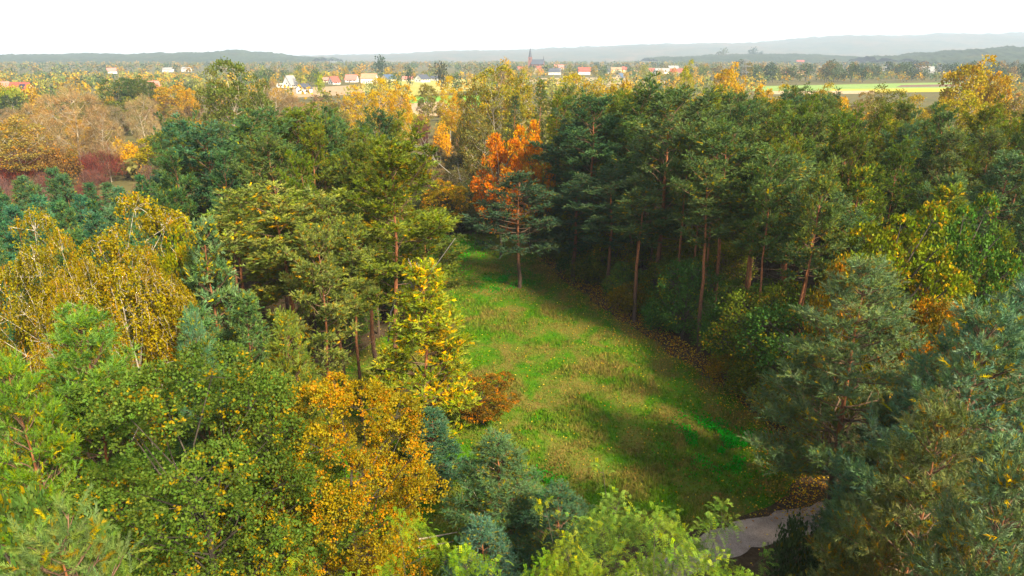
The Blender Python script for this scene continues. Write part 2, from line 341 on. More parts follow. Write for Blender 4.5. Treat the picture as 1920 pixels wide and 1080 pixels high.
        D = nrm(d[idx] * .55 + perp(d[idx], rng) * rng.uniform(.3, 1.2, (m, 1)) + rng.normal(0, .35, (m, 3)) + np.array([0, 0, .15 - droop]))
        T = leafs(base, D, ll * rng.uniform(.7, 1.25, m), lw * rng.uniform(.75, 1.25, m), rng); tint = val[idx] * rng.uniform(.82, 1.18, (m, 1)); ww = (rng.random(n) < wp)[idx] & (rng.random(m) < .85)
    tint = tint.copy(); tint[ww] *= np.array(warm)
    parts = [('trunk', tr.mesh('trunk', MAT[bark])), ('branches', br.mesh('branches', MAT[bark]))]
    parts.append((part, tri_mesh(part, T, tint, MAT[matname])))
    return sized(parts)
def shrub(seed, h, R, ncl, per, ll, lw, kind='leaf', bark='oak_bark', nstem=14, matname='leaf', warm_p=.1, warm=(2.2, 1.3, .5), clr=.22):
    rng = np.random.default_rng(seed); br = Tubes(); tips = []
    for i in range(nstem):
        az = i * 2.4 + rng.normal(0, .3); q = R * math.sqrt((i + .5) / nstem) * .8; hh = h * rng.uniform(.6, .95) * (1 - .35 * (q / R) ** 2)
        p = np.array([[.12 * math.cos(az) * q, .12 * math.sin(az) * q, 0], [q * .5 * math.cos(az), q * .5 * math.sin(az), hh * .55], [q * math.cos(az), q * math.sin(az), hh]]) + rng.normal(0, .05, (3, 3)) * [[0, 0, 0], [1, 1, 1], [1, 1, 1]]
        br.add(p, np.array([.035, .022, .008]), 4); tips.append(p)
    nl = 11; C, r = lobes_of(rng, nl, R, h * .12, h, .46); k = rng.integers(0, nl, ncl); d = nrm(rng.normal(size=(ncl, 3)) + np.array([0, 0, .5]) + .5 * nrm(C[k] - [0, 0, h * .4]))
    P = C[k] + d * (r[k] * rng.uniform(.6, 1.03, ncl))[:, None]; P[:, 2] = np.maximum(P[:, 2], .1); n = ncl
    val = rng.uniform(.72, 1.25, n)[:, None] * np.ones(3) * (.75 + .5 * vnoise(P * 1.3 + 30, seed))[:, None]
    m = n * per; idx = np.repeat(np.arange(n), per); ww = rng.random(m) < np.repeat(warm_p * (.3 + 1.6 * (vnoise(P + 60, seed + 2) > .5)), per)
    if kind == 'twig':
        T = blades(P[idx] - d[idx] * rng.uniform(0, .7, (m, 1)) + rng.normal(0, clr, (m, 3)), nrm(d[idx] * .6 + np.array([0, 0, .9]) + rng.normal(0, .35, (m, 3))), ll * rng.uniform(.6, 1.3, m), lw * rng.uniform(.6, 1.3, m), rng)
    else:
        T = leafs(P[idx] + rng.normal(0, clr, (m, 3)), nrm(d[idx] * .7 + rng.normal(0, .8, (m, 3))), ll * rng.uniform(.7, 1.25, m), lw * rng.uniform(.7, 1.25, m), rng)
    tint = val[idx] * rng.uniform(.75, 1.25, (m, 1)); tint[ww] *= np.array(warm)
    return dict(h=h, R=R, cat='shrub', parts=[('stems', br.mesh('stems', MAT[bark])), ('crown', tri_mesh('crown', T, tint, MAT[matname]))])

RZ = random.Random(11)
def place(proto, name, x, y, h, width=None, tint=(.07, .1, .04), label='', cat='tree', group=None, rot=None, z=0.0, tilt=0.0):
    sz = h / proto['h']; sx = (width / (2 * proto['R'])) if width else sz * RZ.uniform(.9, 1.12)
    e = link(name, None); e.empty_display_size = .5; e.location = (x, y, z); e.scale = (sx, sx, sz)
    e.rotation_euler = (RZ.uniform(-1, 1) * tilt, RZ.uniform(-1, 1) * tilt, RZ.uniform(0, 6.28) if rot is None else rot)
    for pn, me in proto['parts']:
        o = link(pn, me, e)
        if pn in ('branches', 'stems'): o['kind'] = 'stuff'
        o.color = (*tint, 1) if pn in ('crown',) else (1, 1, 1, 1)
    return tag(e, label, cat, group)
def jit(c, a=.15, hue=.12):
    v = 1 + RZ.uniform(-a, a); return (c[0] * v * (1 + RZ.uniform(-hue, hue)), c[1] * v, c[2] * v * (1 + RZ.uniform(-hue, hue)))

# ------------------------------------------------------------------ the setting: ground, meadow, track, fields, hills
MAT['floor'] = make_ground_mat('forest_floor', [(0.35, (0.045, 0.032, 0.020)), (0.55, (0.075, 0.052, 0.030)), (0.7, (0.060, 0.062, 0.026))], .35, 5.0)
MAT['plain'] = make_ground_mat('open_country', [(0.35, (0.085, 0.085, 0.032)), (0.5, (0.115, 0.10, 0.04)), (0.65, (0.07, 0.085, 0.028))], .012, .3)
MAT['meadow'] = make_meadow_mat(); MAT['grass'] = make_grass_mat()
def sheet(name, pts, z, mat):
    return structure(name, poly_mesh(name, [(p[0], p[1], z) for p in pts], [tuple(range(len(pts)))], mat))
sheet('ground', [(-14000, -300), (14000, -300), (14000, 16000), (-14000, 16000)], 0.0, MAT['plain'])
rg = random.Random(5)
def wavy(poly, step=1.5, amp=.5, seed=3):
    P = [Vector((*p, 0)) for p in poly]; n = len(P); o = []
    for i in range(n):
        p0, p1, p2, p3 = P[i - 1], P[i], P[(i + 1) % n], P[(i + 2) % n]; k = max(2, int((p2 - p1).length / step))
        for j in range(k):
            t = j / k; q = .5 * ((2 * p1) + (p2 - p0) * t + (2 * p0 - 5 * p1 + 4 * p2 - p3) * t * t + (3 * p1 - p0 - 3 * p2 + p3) * t ** 3)
            a = amp * (float(vnoise(np.array([q.x * .5 + 100, q.y * .5 + 100, seed]), seed)) - .5) * 2; o.append((q.x + a, q.y + a * .6))
    return o
sheet('forest_floor', [(-150, -60), (170, -60), (170, 125), (90, 135), (10, 128), (-40, 108), (-150, 100)], 0.02, MAT['floor'])
CLEARING = wavy([(-9, 29), (-14, 38), (-17, 50), (-12, 64), (-9.5, 80), (-12, 95), (-7, 103), (1, 101), (4.5, 87), (9.3, 71), (15, 57), (18.6, 47), (18.2, 38), (14, 34.4), (4, 31)])
sheet('meadow', CLEARING, 0.035, MAT['meadow'])
def inside(x, y, poly):
    c = np.zeros(len(x), bool); n = len(poly)
    for i in range(n):
        x1, y1 = poly[i]; x2, y2 = poly[(i + 1) % n]
        c ^= ((y1 > y) != (y2 > y)) & (x < (x2 - x1) * (y - y1) / (y2 - y1 + 1e-12) + x1)
    return c
# gravel track
MAT['gravel'] = make_ground_mat('gravel', [(0.3, (0.24, 0.19, 0.165)), (0.6, (0.36, 0.30, 0.27)), (0.8, (0.27, 0.22, 0.19))], 1.2, 16.0, .4, .03)
def ribbon(name, pts, width, z, mat):
    L = []; R_ = []
    for i, p in enumerate(pts):
        d = (pts[min(i + 1, len(pts) - 1)] - pts[max(i - 1, 0)]).normalized(); s = Vector((-d.y, d.x, 0)); w_ = width * (1 + .12 * math.sin(i * 1.7) + .07 * math.sin(i * 3.1)) / 2
        L.append((p.x + s.x * w_, p.y + s.y * w_, z)); R_.append((p.x - s.x * w_, p.y - s.y * w_, z))
    n = len(pts); return poly_mesh(name, L + R_, [(i, i + 1, n + i + 1, n + i) for i in range(n - 1)], mat)
tp = [ground(*q) for q in ((1130, 1130), (1240, 1070), (1330, 1030), (1400, 1003), (1500, 978), (1600, 958), (1720, 938), (1900, 922), (2150, 905))]
tq = []
for i in range(len(tp) - 1):
    for j in range(5): tq.append(tp[i].lerp(tp[i + 1], j / 5))
structure('gravel_track', ribbon('gravel_track', tq, 2.2, 0.05, MAT['gravel']))
# fields beyond the wood
def field(name, pix, c1, c2, z, s=.03):
    m = make_ground_mat(name, [(0.35, c1), (0.65, c2)], s, .5, .2, .1); p = [ground(*q) for q in pix]
    return sheet(name, [(q.x, q.y) for q in p], z, m)
field('stubble_field', [(740, 196), (830, 190), (850, 214), (770, 222)], (.34, .25, .15), (.42, .30, .20), .06)
field('green_field', [(755, 181), (900, 178), (905, 205), (835, 209), (775, 196)], (.11, .30, .03), (.16, .36, .04), .05)
field('mown_field', [(690, 152), (900, 148), (930, 166), (760, 181), (660, 170)], (.30, .30, .06), (.38, .33, .11), .06)
field('bare_field', [(510, 168), (660, 160), (690, 176), (500, 186)], (.30, .22, .13), (.36, .26, .16), .07)
field('dry_field', [(985, 147), (1230, 143), (1260, 160), (1000, 166)], (.30, .25, .14), (.36, .29, .18), .06)
field('long_green_field', [(1400, 162), (1800, 154), (1810, 171), (1390, 171)], (.16, .27, .06), (.22, .31, .09), .05)
field('ploughed_field', [(1690, 159.5), (1820, 157.5), (1830, 162), (1680, 163.5)], (.15, .09, .07), (.19, .12, .09), .08)
field('mustard_field', [(1560, 167.5), (1790, 165), (1800, 172), (1550, 175)], (.36, .33, .03), (.44, .38, .05), .09)
field('sandy_strip', [(1440, 171), (1640, 170), (1640, 176), (1440, 177)], (.38, .29, .18), (.45, .34, .22), .10)
# wooded hills on the horizon
def hills(name, prof, D, depth, seed, mat, amp, nx=420, ny=26):
    px = np.linspace(prof[0][0], prof[-1][0], nx); ry = np.interp(px, [p[0] for p in prof], [p[1] for p in prof])
    v = []; rng = np.random.default_rng(seed)
    for j in range(ny):
        f = j / (ny - 1); Y = D - depth + depth * f * 1.25; prof_f = math.sin(min(f / .8, 1) * math.pi / 2) if f <= .8 else math.cos((f - .8) / .2 * 1.2)
        zt = (108 - ry) / FPX * D + CAM_H; x = (px - 960) / FPX * (D - depth * (1 - f) * .3)
        p3 = np.stack([x / 260, np.full(nx, Y / 260), np.zeros(nx)], 1); p4 = p3 * 5 + 7
        z = np.maximum(zt, 0) * prof_f * (.85 + .15 * vnoise(p3, seed) if 0 < f < .78 else 1) + amp * (vnoise(p4, seed + 1) + .6 * rng.random(nx) - .6) * (1 if f > 0 else 0)
        v.append(np.stack([x, np.full(nx, Y), z - (3 if f == 0 else 0)], 1))
    v = np.concatenate(v); i = (np.arange(ny - 1)[:, None] * nx + np.arange(nx - 1)[None]).ravel()
    me = np_mesh(name, v, np.stack([i, i + 1, i + nx + 1, i + nx], 1), mat); return structure(name, me)
MAT['hill_far'] = make_ground_mat('far_woods', [(0.35, (0.035, 0.05, 0.03)), (0.5, (0.075, 0.07, 0.035)), (0.65, (0.14, 0.085, 0.045))], .004, .02, .3, 8)
MAT['hill_near'] = make_ground_mat('near_woods', [(0.35, (0.025, 0.042, 0.025)), (0.6, (0.04, 0.058, 0.03)), (0.72, (0.09, 0.07, 0.035))], .006, .03, .3, 6)
hills('far_hills', [(-300, 109), (480, 107), (620, 105), (760, 102), (850, 97), (960, 96), (1100, 90), (1200, 86), (1400, 83), (1460, 77), (1560, 71), (1650, 73), (1720, 68), (1800, 70), (1920, 65), (2300, 66)], 7600, 2600, 4, MAT['hill_far'], 16)
hills('wooded_ridge', [(-400, 104), (0, 106), (150, 104), (300, 104), (400, 101), (470, 98), (520, 101), (560, 107), (600, 109), (640, 111)], 3300, 900, 8, MAT['hill_near'], 15)
hills('wooded_knoll', [(1200, 110), (1260, 107), (1330, 104), (1400, 102.5), (1480, 104), (1560, 107), (1600, 110)], 3200, 700, 12, MAT['hill_near'], 9)
hills('wooded_rise', [(1600, 109), (1680, 103), (1760, 97), (1830, 94), (1920, 90), (2300, 86)], 2500, 700, 9, MAT['hill_near'], 13)

# ------------------------------------------------------------------ prototypes of the vegetation
MP = [pine(100 + i, 21 + (i % 3), [.40, .46, .33, .43, .50, .37][i], [3.5, 3.2, 4.0, 3.4, 3.1, 3.7][i], 'mature', nlimb=[46, 40, 52, 44, 38, 48][i], shoots=15, per=14, nw=.064, nl=.2, cush=.5, yellow=[.03, .02, .05, .03, .06, .02][i], sparse=.05, lean=.015) for i in range(6)]
LONE = pine(160, 15, .34, 3.4, 'young', nlimb=46, shoots=10, per=12, nw=.064, nl=.2, cush=.4, yellow=.02)
HP = [pine(150 + i, 22, [.56, .62][i], [3.3, 3.0][i], 'mature', nlimb=[34, 30][i], shoots=16, per=14, nw=.062, nl=.2, cush=.5, yellow=[.03, .05][i], sparse=.04, lean=.02) for i in range(2)]
YP = [pine(200 + i, 14, .10, 2.7, 'young', nlimb=86, shoots=9, per=13, nw=.06, nl=.19, cush=.3, yellow=[.10, .03, .06, .02][i]) for i in range(4)]
NP = [pine(300 + i, [15, 17][i], [.12, .2][i], [3.6, 4.0][i], 'young', nlimb=[96, 90][i], shoots=13, per=21, nl=.15, nw=.025, sl=.36, fine=1.5, cush=.3, yellow=[.07, .05][i]) for i in range(2)]
CP = pine(310, 18.5, .72, 1.9, 'young', nlimb=44, shoots=7, per=80, nl=.10, nw=.010, sl=.34, fine=1.3, yellow=.05, lean=0)
YP.append(pine(204, 14, .10, 2.7, 'young', nlimb=90, shoots=10, per=13, nw=.055, nl=.17, cush=.3, yellow=.17))
SP = [pine(400 + i, 16, .06, 2.6, 'spruce', nlimb=120, shoots=5, per=10, nw=.06, nl=.14, yellow=0) for i in range(2)]
OAK_G = broadleaf(500, 16, .16, 5.4, 46, .27, 10500, 9, .128, .088, .085, warm_p=.09, warm=(2.6, 1.2, .35), thin=.36, kr=(.55, 1.02), limb=.4, warm_side=.10)
OAK_Y = broadleaf(501, 15, .14, 4.2, 38, .28, 6800, 9, .122, .085, .08, warm_p=.22, warm=(1.55, .85, .5), thin=.36, kr=(.55, 1.05), limb=.4)
MAPLE = broadleaf(515, 13, .12, 3.6, 34, .26, 2000, 9, .22, .17, .14, kr=(.4, 1.1), warm_p=.22, warm=(.9, 1.7, 1.2), thin=.34)
OAK_M = [broadleaf(510 + i, 13, .15, 4.2, 38, .27, 2200, 9, .23, .16, .13, kr=(.55, 1.0), warm_p=[.10, .22][i], thin=.28) for i in range(2)]
BIR = [broadleaf(520 + i, 17, .12, 3.6, 34, .33, 2250, 18, .125, .09, .12, kind='hang', droop=.9, limb=.16, kr=(.3, .88), bark='birch_bark', trunk_r=.075, stems=[3, 2][i], warm_p=.07, warm=(1.35, .85, .7), thin=.2) for i in range(2)]
LOC = [broadleaf(530 + i, 12, .2, 3.6, 46, .19, 900, 5, .10, .04, .16, kind='frond', limb=.35, kr=(.4, 1.12), warm_p=.05, warm=(1.7, 1.3, .6), thin=.2) for i in range(2)]
RND = [broadleaf(540 + i, 12, .14, 4.2, 34, .29, 1000, 8, .33, .25, .22, limb=.5, kr=(.5, 1.0), bark='pale_bark', warm_p=.15, warm=(1.3, .95, .8), thin=.25) for i in range(3)]
ASP = [broadleaf(550 + i, 16, .18, 3.4, 30, .28, 1000, 8, .24, .19, .24, bark='pale_bark', trunk_r=.13, limb=.3, kr=(.45, 1.0), warm_p=.2, warm=(1.3, .92, .8), thin=.30) for i in range(3)]
BARE = [broadleaf(560 + i, 13, .15, 3.2, 24, .34, 700, 10, .75, .035, .35, kind='twig', bark='pale_bark', trunk_r=.11, limb=.3, matname='twig', warm_p=.1, warm=(1.2, .95, .8)) for i in range(2)]
SHR = [shrub(570 + i, 3.2, 2.2, 420, 9, .20, .15) for i in range(3)]
BSH = [shrub(580 + i, 3.6, 2.6, 520, 8, .6, .03, kind='twig', matname='twig', nstem=20) for i in range(2)]
UND = [broadleaf(590 + i, 7, .1, 2.8, 18, .36, 800, 9, .17, .12, .2, warm_p=.08, thin=.25, trunk_r=.09) for i in range(2)]
def far_tree(seed, n=230, s=.24, tall=1.0):
    rng = np.random.default_rng(seed); C, r = lobes_of(rng, 12, 4.0, 1.2, 10 * tall, .44); k = rng.integers(0, 12, n)
    d = nrm(rng.normal(size=(n, 3)) + [0, 0, .3]); P = C[k] + d * r[k][:, None] * rng.uniform(.75, 1.03, (n, 1))
    val = rng.uniform(.7, 1.25, (n, 1)) * np.ones(3) * (.75 + .5 * vnoise(P * .5 + 5, seed))[:, None]
    T = leafs(P, nrm(d * .5 + rng.normal(0, .8, (n, 3))), 4.2 * s * rng.uniform(.8, 1.4, n), 3.2 * s * rng.uniform(.8, 1.4, n), rng)
    return T, val
FTR = Tubes(); FTR.add(np.array([[0, 0, 0], [.05, .02, 3.], [0, 0, 7.]]), np.array([.22, .16, .05]), 5); FTR = FTR.mesh('trunk', MAT['oak_bark'])
FAR = [tri_mesh('crown', *far_tree(600 + i, 300, .22, [1, 1.15, .85, 1.3][i]), MAT['leaf']) for i in range(4)]

# ------------------------------------------------------------------ trees that can be singled out
spots = []
def free(x, y, d): return all((x - a) ** 2 + (y - b) ** 2 > d * d for a, b in spots)
def T(proto, name, px, py, Y, wpx, tint, label, group=None, rot=None, cat='tree', hmax=None):
    p = at(px, py, Y); zc = Y * math.cos(PITCH) + (CAM_H - p.z * .6) * math.sin(PITCH); spots.append((p.x, p.y))
    return place(proto, name, p.x, p.y, p.z, wpx / FPX * zc if wpx else None, tint, label, cat, group, rot)
PG, PT, PL, PY = (.078, .108, .030), (.056, .100, .046), (.125, .150, .052), (.135, .165, .040)
# foreground
T(OAK_G, 'oak_tree', 330, 655, 22.5, 560, (.080, .118, .026), 'large green oak with scattered orange leaves filling the lower left corner', rot=0.0)
T(OAK_Y, 'oak_tree', 640, 705, 25.5, 385, (.215, .165, .032), 'golden orange oak beside the large green oak, near the clearing')
T(NP[1], 'pine_tree', 120, 580, 25.5, 300, (.085, .150, .048), 'bright green bushy pine above the left side of the big green oak')
T(NP[0], 'pine_tree', 20, 660, 22, 240, (.085, .145, .042), 'green pine cut by the left picture edge beside the big oak')
T(CP, 'pine_tree', 100, 945, 9.5, 330, (.105, .150, .060), 'closest pine top with radiating pale shoots in the bottom left corner')
T(OAK_M[0], 'oak_tree', 10, 880, 14, 300, (.070, .110, .030), 'dark green oak cut off by the bottom left picture edge')
T(NP[0], 'pine_tree', 355, 588, 31, 115, (.075, .135, .080), 'small bluish pine tip standing just behind the big green oak')
T(NP[0], 'pine_tree', 525, 590, 33, 150, (.105, .140, .045), 'small pine with yellow inner needles above the golden oak')
T(OAK_M[1], 'oak_tree', 480, 690, 29, 210, (.085, .115, .028), 'green oak crown rising between the two large foreground oaks')
T(YP[4], 'pine_tree', 785, 492, 41.5, 215, (.140, .172, .045), 'sunlit young pine with golden yellow needles at the clearing edge')
T(OAK_M[1], 'oak_tree', 905, 705, 45, 130, (.125, .085, .022), 'small bronze oak sapling at the left edge of the meadow')
T(YP[1], 'pine_tree', 810, 770, 37, 120, (.052, .098, .062), 'slim bluish young pine below the bronze oak sapling')
T(NP[0], 'pine_tree', 940, 808, 30.5, 200, (.070, .118, .062), 'blue-green young pine at the near end of the meadow')
T(NP[1], 'pine_tree', 1040, 905, 27.5, 190, (.055, .098, .058), 'dark blue-green low pine leaning over the near end of the meadow')
T(NP[0], 'pine_tree', 905, 965, 25, 170, (.070, .125, .090), 'small silvery blue pine among the locust trees at the bottom')
LG = (.140, .205, .050)
for q in [(0, 1165, 912, 22, 250, LG, 'tallest lime green locust tree at the bottom, against the meadow'), (1, 1325, 955, 20, 250, (.135, .200, .046), 'lime green locust tree beside the gravel track'),
          (0, 1085, 985, 18, 260, (.165, .200, .036), 'yellow-green locust tree at the bottom centre'), (1, 755, 985, 18, 240, (.150, .210, .036), 'light green locust tree below the golden oak'),
          (1, 930, 1030, 16, 270, (.150, .225, .036), 'bright green locust top between two others at the bottom edge'), (1, 1235, 985, 17, 280, (.150, .205, .040), 'locust crown with feathery leaves between two taller locusts'),
          (0, 1410, 1018, 17, 220, (.150, .210, .042), 'rightmost lime green locust top at the bottom edge'), (0, 640, 1045, 14.5, 230, (.130, .180, .036), 'pale locust crown under the golden oak at the bottom edge'),
          (0, 1170, 1040, 14, 240, (.135, .200, .042), 'locust crown cut by the bottom edge below the tallest locust')]:
    T(LOC[q[0]], 'locust_tree', *q[1:7])
T(NP[1], 'pine_tree', 1640, 492, 33, 320, (.092, .132, .068), 'blue-green pine with a few yellow tufts right of the meadow')
T(NP[0], 'pine_tree', 1840, 560, 23, 390, (.080, .128, .076), 'large bluish pine in front, against the right picture edge')
T(NP[1], 'pine_tree', 1930, 520, 27, 330, (.076, .122, .078), 'bluish pine top cut off by the right picture edge')
T(NP[1], 'pine_tree', 1750, 740, 19, 340, (.082, .100, .046), 'dark pine in the lower right corner below the bluish pines')
T(NP[0], 'pine_tree', 1890, 860, 14.5, 400, (.080, .112, .060), 'pine crown filling the bottom right corner')
T(NP[1], 'pine_tree', 1670, 1010, 19, 200, (.075, .080, .034), 'low brownish pine by the track at the bottom right')
T(OAK_M[0], 'oak_tree', 1710, 388, 44, 240, (.140, .165, .022), 'yellowing oak above the blue-green pines on the right')
T(OAK_M[0], 'oak_tree', 1830, 372, 46, 190, (.072, .130, .026), 'green oak next to the yellowing oak on the right')
T(UND[0], 'oak_tree', 1600, 485, 40, 110, (.150, .105, .022), 'thin bronze oak sapling between right-hand pines and meadow trunks')
T(OAK_M[1], 'oak_tree', 1760, 560, 37, 190, (.130, .100, .022), 'rusty oak crown behind the bluish pines on the right')
T(SHR[0], 'shrub', 1510, 1012, 26, 110, (.050, .075, .032), 'dark green shrub in front of the gravel track', cat='shrub')
T(UND[1], 'understory_tree', 1590, 1000, 24, 130, (.034, .052, .026), 'dark leafy sapling under the pines beside the track')
# birches
T(BIR[0], 'birch_tree', 205, 375, 37, 270, (.205, .158, .022), 'tallest golden birch with white stems in the left stand')
T(BIR[1], 'birch_tree', 20, 405, 36, 230, (.180, .148, .022), 'golden birch at the left picture edge')
T(BIR[1], 'birch_tree', 115, 440, 34, 150, (.21, .155, .022), 'shorter golden birch between the two taller birches')
T(BIR[0], 'birch_tree', 285, 460, 38, 140, (.20, .150, .022), 'golden birch on the right flank of the birch group')
T(OAK_M[0], 'oak_tree', 325, 405, 47, 110, (.190, .200, .022), 'small yellow-green tree behind the golden birches')
# pines along the left side of the meadow
T(HP[1], 'pine_tree', 540, 348, 46, 215, PL, 'pale green pine with a forked top in front of the dark left stand')
T(MP[1], 'pine_tree', 615, 345, 48, 190, (.118, .145, .055), 'pale green pine with a bare pale tip next to the forked one')
T(MP[2], 'pine_tree', 425, 362, 45, 200, (.125, .158, .058), 'pale green broad pine at the left of the pale pine row')
T(YP[0], 'pine_tree', 380, 410, 42, 150, (.085, .138, .068), 'pine with orange inner needles beside the golden birches')
T(MP[0], 'pine_tree', 712, 232, 49, 215, (.088, .112, .032), 'tall pine with orange trunk standing at the left meadow edge')
T(HP[0], 'pine_tree', 650, 400, 45.5, 130, (.105, .132, .046), 'pine with twin slim trunks just behind the golden oak')
T(HP[1], 'pine_tree', 690, 380, 52, 140, (.080, .112, .040), 'slender pine close behind the tall orange-trunked pine')
T(MP[5], 'pine_tree', 585, 420, 42, 140, (.110, .135, .050), 'lower pale pine in front of the dark left stand')
T(MP[2], 'pine_tree', 790, 400, 63, 140, (.066, .090, .030), 'shaded pine closing the left edge of the meadow')
T(MP[1], 'pine_tree', 545, 195, 78, 130, PG, 'dark pine with the highest top in the left stand')
T(MP[2], 'pine_tree', 455, 205, 72, 170, PT, 'dark broad pine left of centre in the left stand')
T(MP[3], 'pine_tree', 600, 200, 76, 130, PT, 'dark bluish pine right of the highest top in the left stand')
T(MP[0], 'pine_tree', 395, 215, 68, 170, (.048, .092, .055), 'dark pine on the left shoulder of the left stand')
T(MP[5], 'pine_tree', 500, 250, 62, 150, (.070, .100, .040), 'leaning olive pine inside the left stand')
T(MP[4], 'pine_tree', 660, 250, 66, 130, (.078, .104, .036), 'olive pine between the dark stand and the orange-trunked pine')
# the meadow's own tree, the maple, the spruces
T(LONE, 'pine_tree', 975, 325, 77, 190, (.034, .056, .034), 'dark pine standing alone inside the far end of the meadow')
T(MAPLE, 'maple_tree', 938, 250, 90, 112, (.46, .110, .012), 'fiery red-orange maple at the far end of the meadow')
T(MAPLE, 'maple_tree', 996, 228, 92, 84, (.50, .155, .014), 'bright orange maple crown beside the fiery red one')
T(SP[0], 'spruce_tree', 1012, 150, 108, 70, (.060, .088, .030), 'tall narrow spruce behind the orange maple')
T(SP[1], 'spruce_tree', 962, 178, 104, 70, (.038, .062, .032), 'dark spruce directly behind the red maple')
T(SP[0], 'spruce_tree', 1042, 185, 104, 70, (.085, .105, .022), 'yellowish spruce right of the tall narrow spruce')
T(OAK_M[0], 'oak_tree', 835, 335, 100, 90, (.210, .150, .020), 'round golden tree closing the far left corner of the meadow')
T(RND[0], 'tree', 850, 400, 108, 120, (.040, .058, .024), 'dark shaded tree at the far end of the meadow', None)
# right stand: the pines of the front row
R1 = 'front row of pines right of the meadow'
for q in [
    (MP[2], 1255, 168, 70, 190, (.064, .094, .044), 'big pine with thick forked orange limbs in the right stand'),
    (MP[0], 1200, 140, 80, 150, (.052, .088, .036), 'highest dark pine top in the right stand'),
    (MP[1], 1120, 168, 84, 150, (.050, .090, .046), 'dark pine left of the highest top in the right stand'),
    (MP[3], 1075, 205, 90, 140, (.052, .088, .050), 'bluish dark pine just right of the orange maple'),
    (HP[0], 1375, 232, 61, 150, (.068, .104, .044), 'pine with a long straight orange trunk in the right stand'),
    (HP[1], 1345, 300, 58, 120, (.066, .096, .042), 'pine with a thin leaning trunk left of the straight orange trunk'),
    (HP[0], 1430, 305, 58, 150, (.080, .120, .048), 'flat-topped light green pine right of the straight orange trunk'),
    (HP[1], 1500, 285, 58, 175, (.088, .130, .062), 'pale bluish pine on a leaning trunk near the yellowing oak'),
    (HP[0], 1530, 345, 53, 140, (.070, .108, .050), 'pine with a dark trunk beside the bronze oak sapling'),
    (HP[1], 1205, 345, 66, 120, (.066, .098, .046), 'shaded pine with a bare reddish trunk above the meadow bend'),
    (MP[3], 1150, 300, 74, 150, (.055, .088, .048), 'dark pine with drooping boughs above the meadow bend'),
    (MP[2], 1080, 330, 79, 150, (.046, .078, .044), 'very dark pine at the far right corner of the meadow'),
    (MP[0], 1440, 200, 76, 160, (.075, .112, .042), 'broad green pine with brown inner twigs behind the flat-topped one'),
    (MP[3], 1330, 195, 78, 140, (.070, .108, .040), 'upright green pine behind the straight orange trunk'),
    (YP[2], 1620, 255, 74, 110, (.072, .118, .050), 'pointed pine with yellow needles in its middle, in the right stand'),
    (MP[5], 1810, 250, 78, 130, (.040, .066, .038), 'dark dense pine below the big yellow poplar'),
    (MP[1], 1890, 275, 60, 150, (.075, .120, .062), 'light bluish pine near the right picture edge'),
]: T(q[0], 'pine_tree', *q[1:6], q[6], R1)

# ------------------------------------------------------------------ filling stands
HERO = []
def project(x, y, z):
    zc = y * math.cos(PITCH) + (CAM_H - z) * math.sin(PITCH); return 960 + FPX * x / zc, 540 + FPX * ((CAM_H - z) * math.cos(PITCH) - y * math.sin(PITCH)) / zc
def near_label(kind, x, y, h, marks):           # says which landmark tree it stands beside
    px, py = project(x, y, h); best = min(marks, key=lambda m: (m[1] - px) ** 2 + (m[2] - py) ** 2 + 400 * (abs(m[3] - y) > 25))
    dx = px - best[1]; rel = 'directly behind' if abs(dx) < 28 and y > best[3] else 'in front of' if abs(dx) < 28 else 'just left of' if -75 < dx < 0 else 'just right of' if 0 < dx < 75 else 'farther left of' if dx < 0 else 'farther right of'
    return f'{kind} {rel} the {best[0]}'
MARKS_R = [('pine with forked orange limbs', 1255, 168, 70), ('highest pine top', 1200, 140, 80), ('orange maple', 1010, 240, 95), ('pine with the straight orange trunk', 1375, 232, 61), ('pale bluish pine on a leaning trunk', 1500, 285, 58), ('yellowing oak', 1710, 388, 44), ('pointed pine with yellow needles', 1620, 255, 74), ('dark pine below the yellow poplar', 1810, 250, 78), ('green pine with brown inner twigs', 1440, 200, 76), ('tall narrow spruce', 1012, 146, 108), ('power pylon', 1397, 150, 110), ('forked white poplar trunk', 1680, 230, 120), ('bluish pine at the right edge', 1920, 520, 27), ('light bluish pine near the edge', 1890, 275, 60), ('flat-topped light green pine', 1430, 305, 58)]
MARKS_L = [('highest pine of the left stand', 545, 195, 78), ('leaning olive pine', 500, 250, 62), ('tall orange-trunked pine', 712, 232, 49), ('tallest golden birch', 205, 375, 37), ('birch at the left edge', 20, 405, 36), ('rounded yellow-green willow', 290, 246, 150), ('orange-yellow bush', 328, 287, 138), ('forked pale pine', 540, 348, 46), ('dark red marsh bush', 60, 300, 145), ('bluish pine of the left shoulder', 395, 215, 68)]
MARKS_M = [('white-trunked bare aspen', 122, 190, 150), ('rounded yellow-green willow', 290, 262, 150), ('dark red bush', 60, 296, 150), ('slim bare aspen', 258, 200, 168), ('dark green grove', 250, 150, 330), ('tall green poplar', 432, 130, 128), ('golden tree by the dark grove', 322, 170, 300), ('bush at the left edge', 10, 306, 140), ('small bare aspen', 182, 215, 150), ('orange-yellow bush', 232, 276, 160)]
MARKS_E = [('straight orange pine trunk', 1375, 640, 60), ('bare reddish pine trunk', 1205, 520, 66), ('bend of the meadow', 1110, 560, 72), ('lone dark meadow pine', 985, 500, 84), ('nettle patch', 1400, 800, 42), ('leaning pine trunk', 1475, 660, 55), ('bronze oak sapling', 1570, 560, 42)]
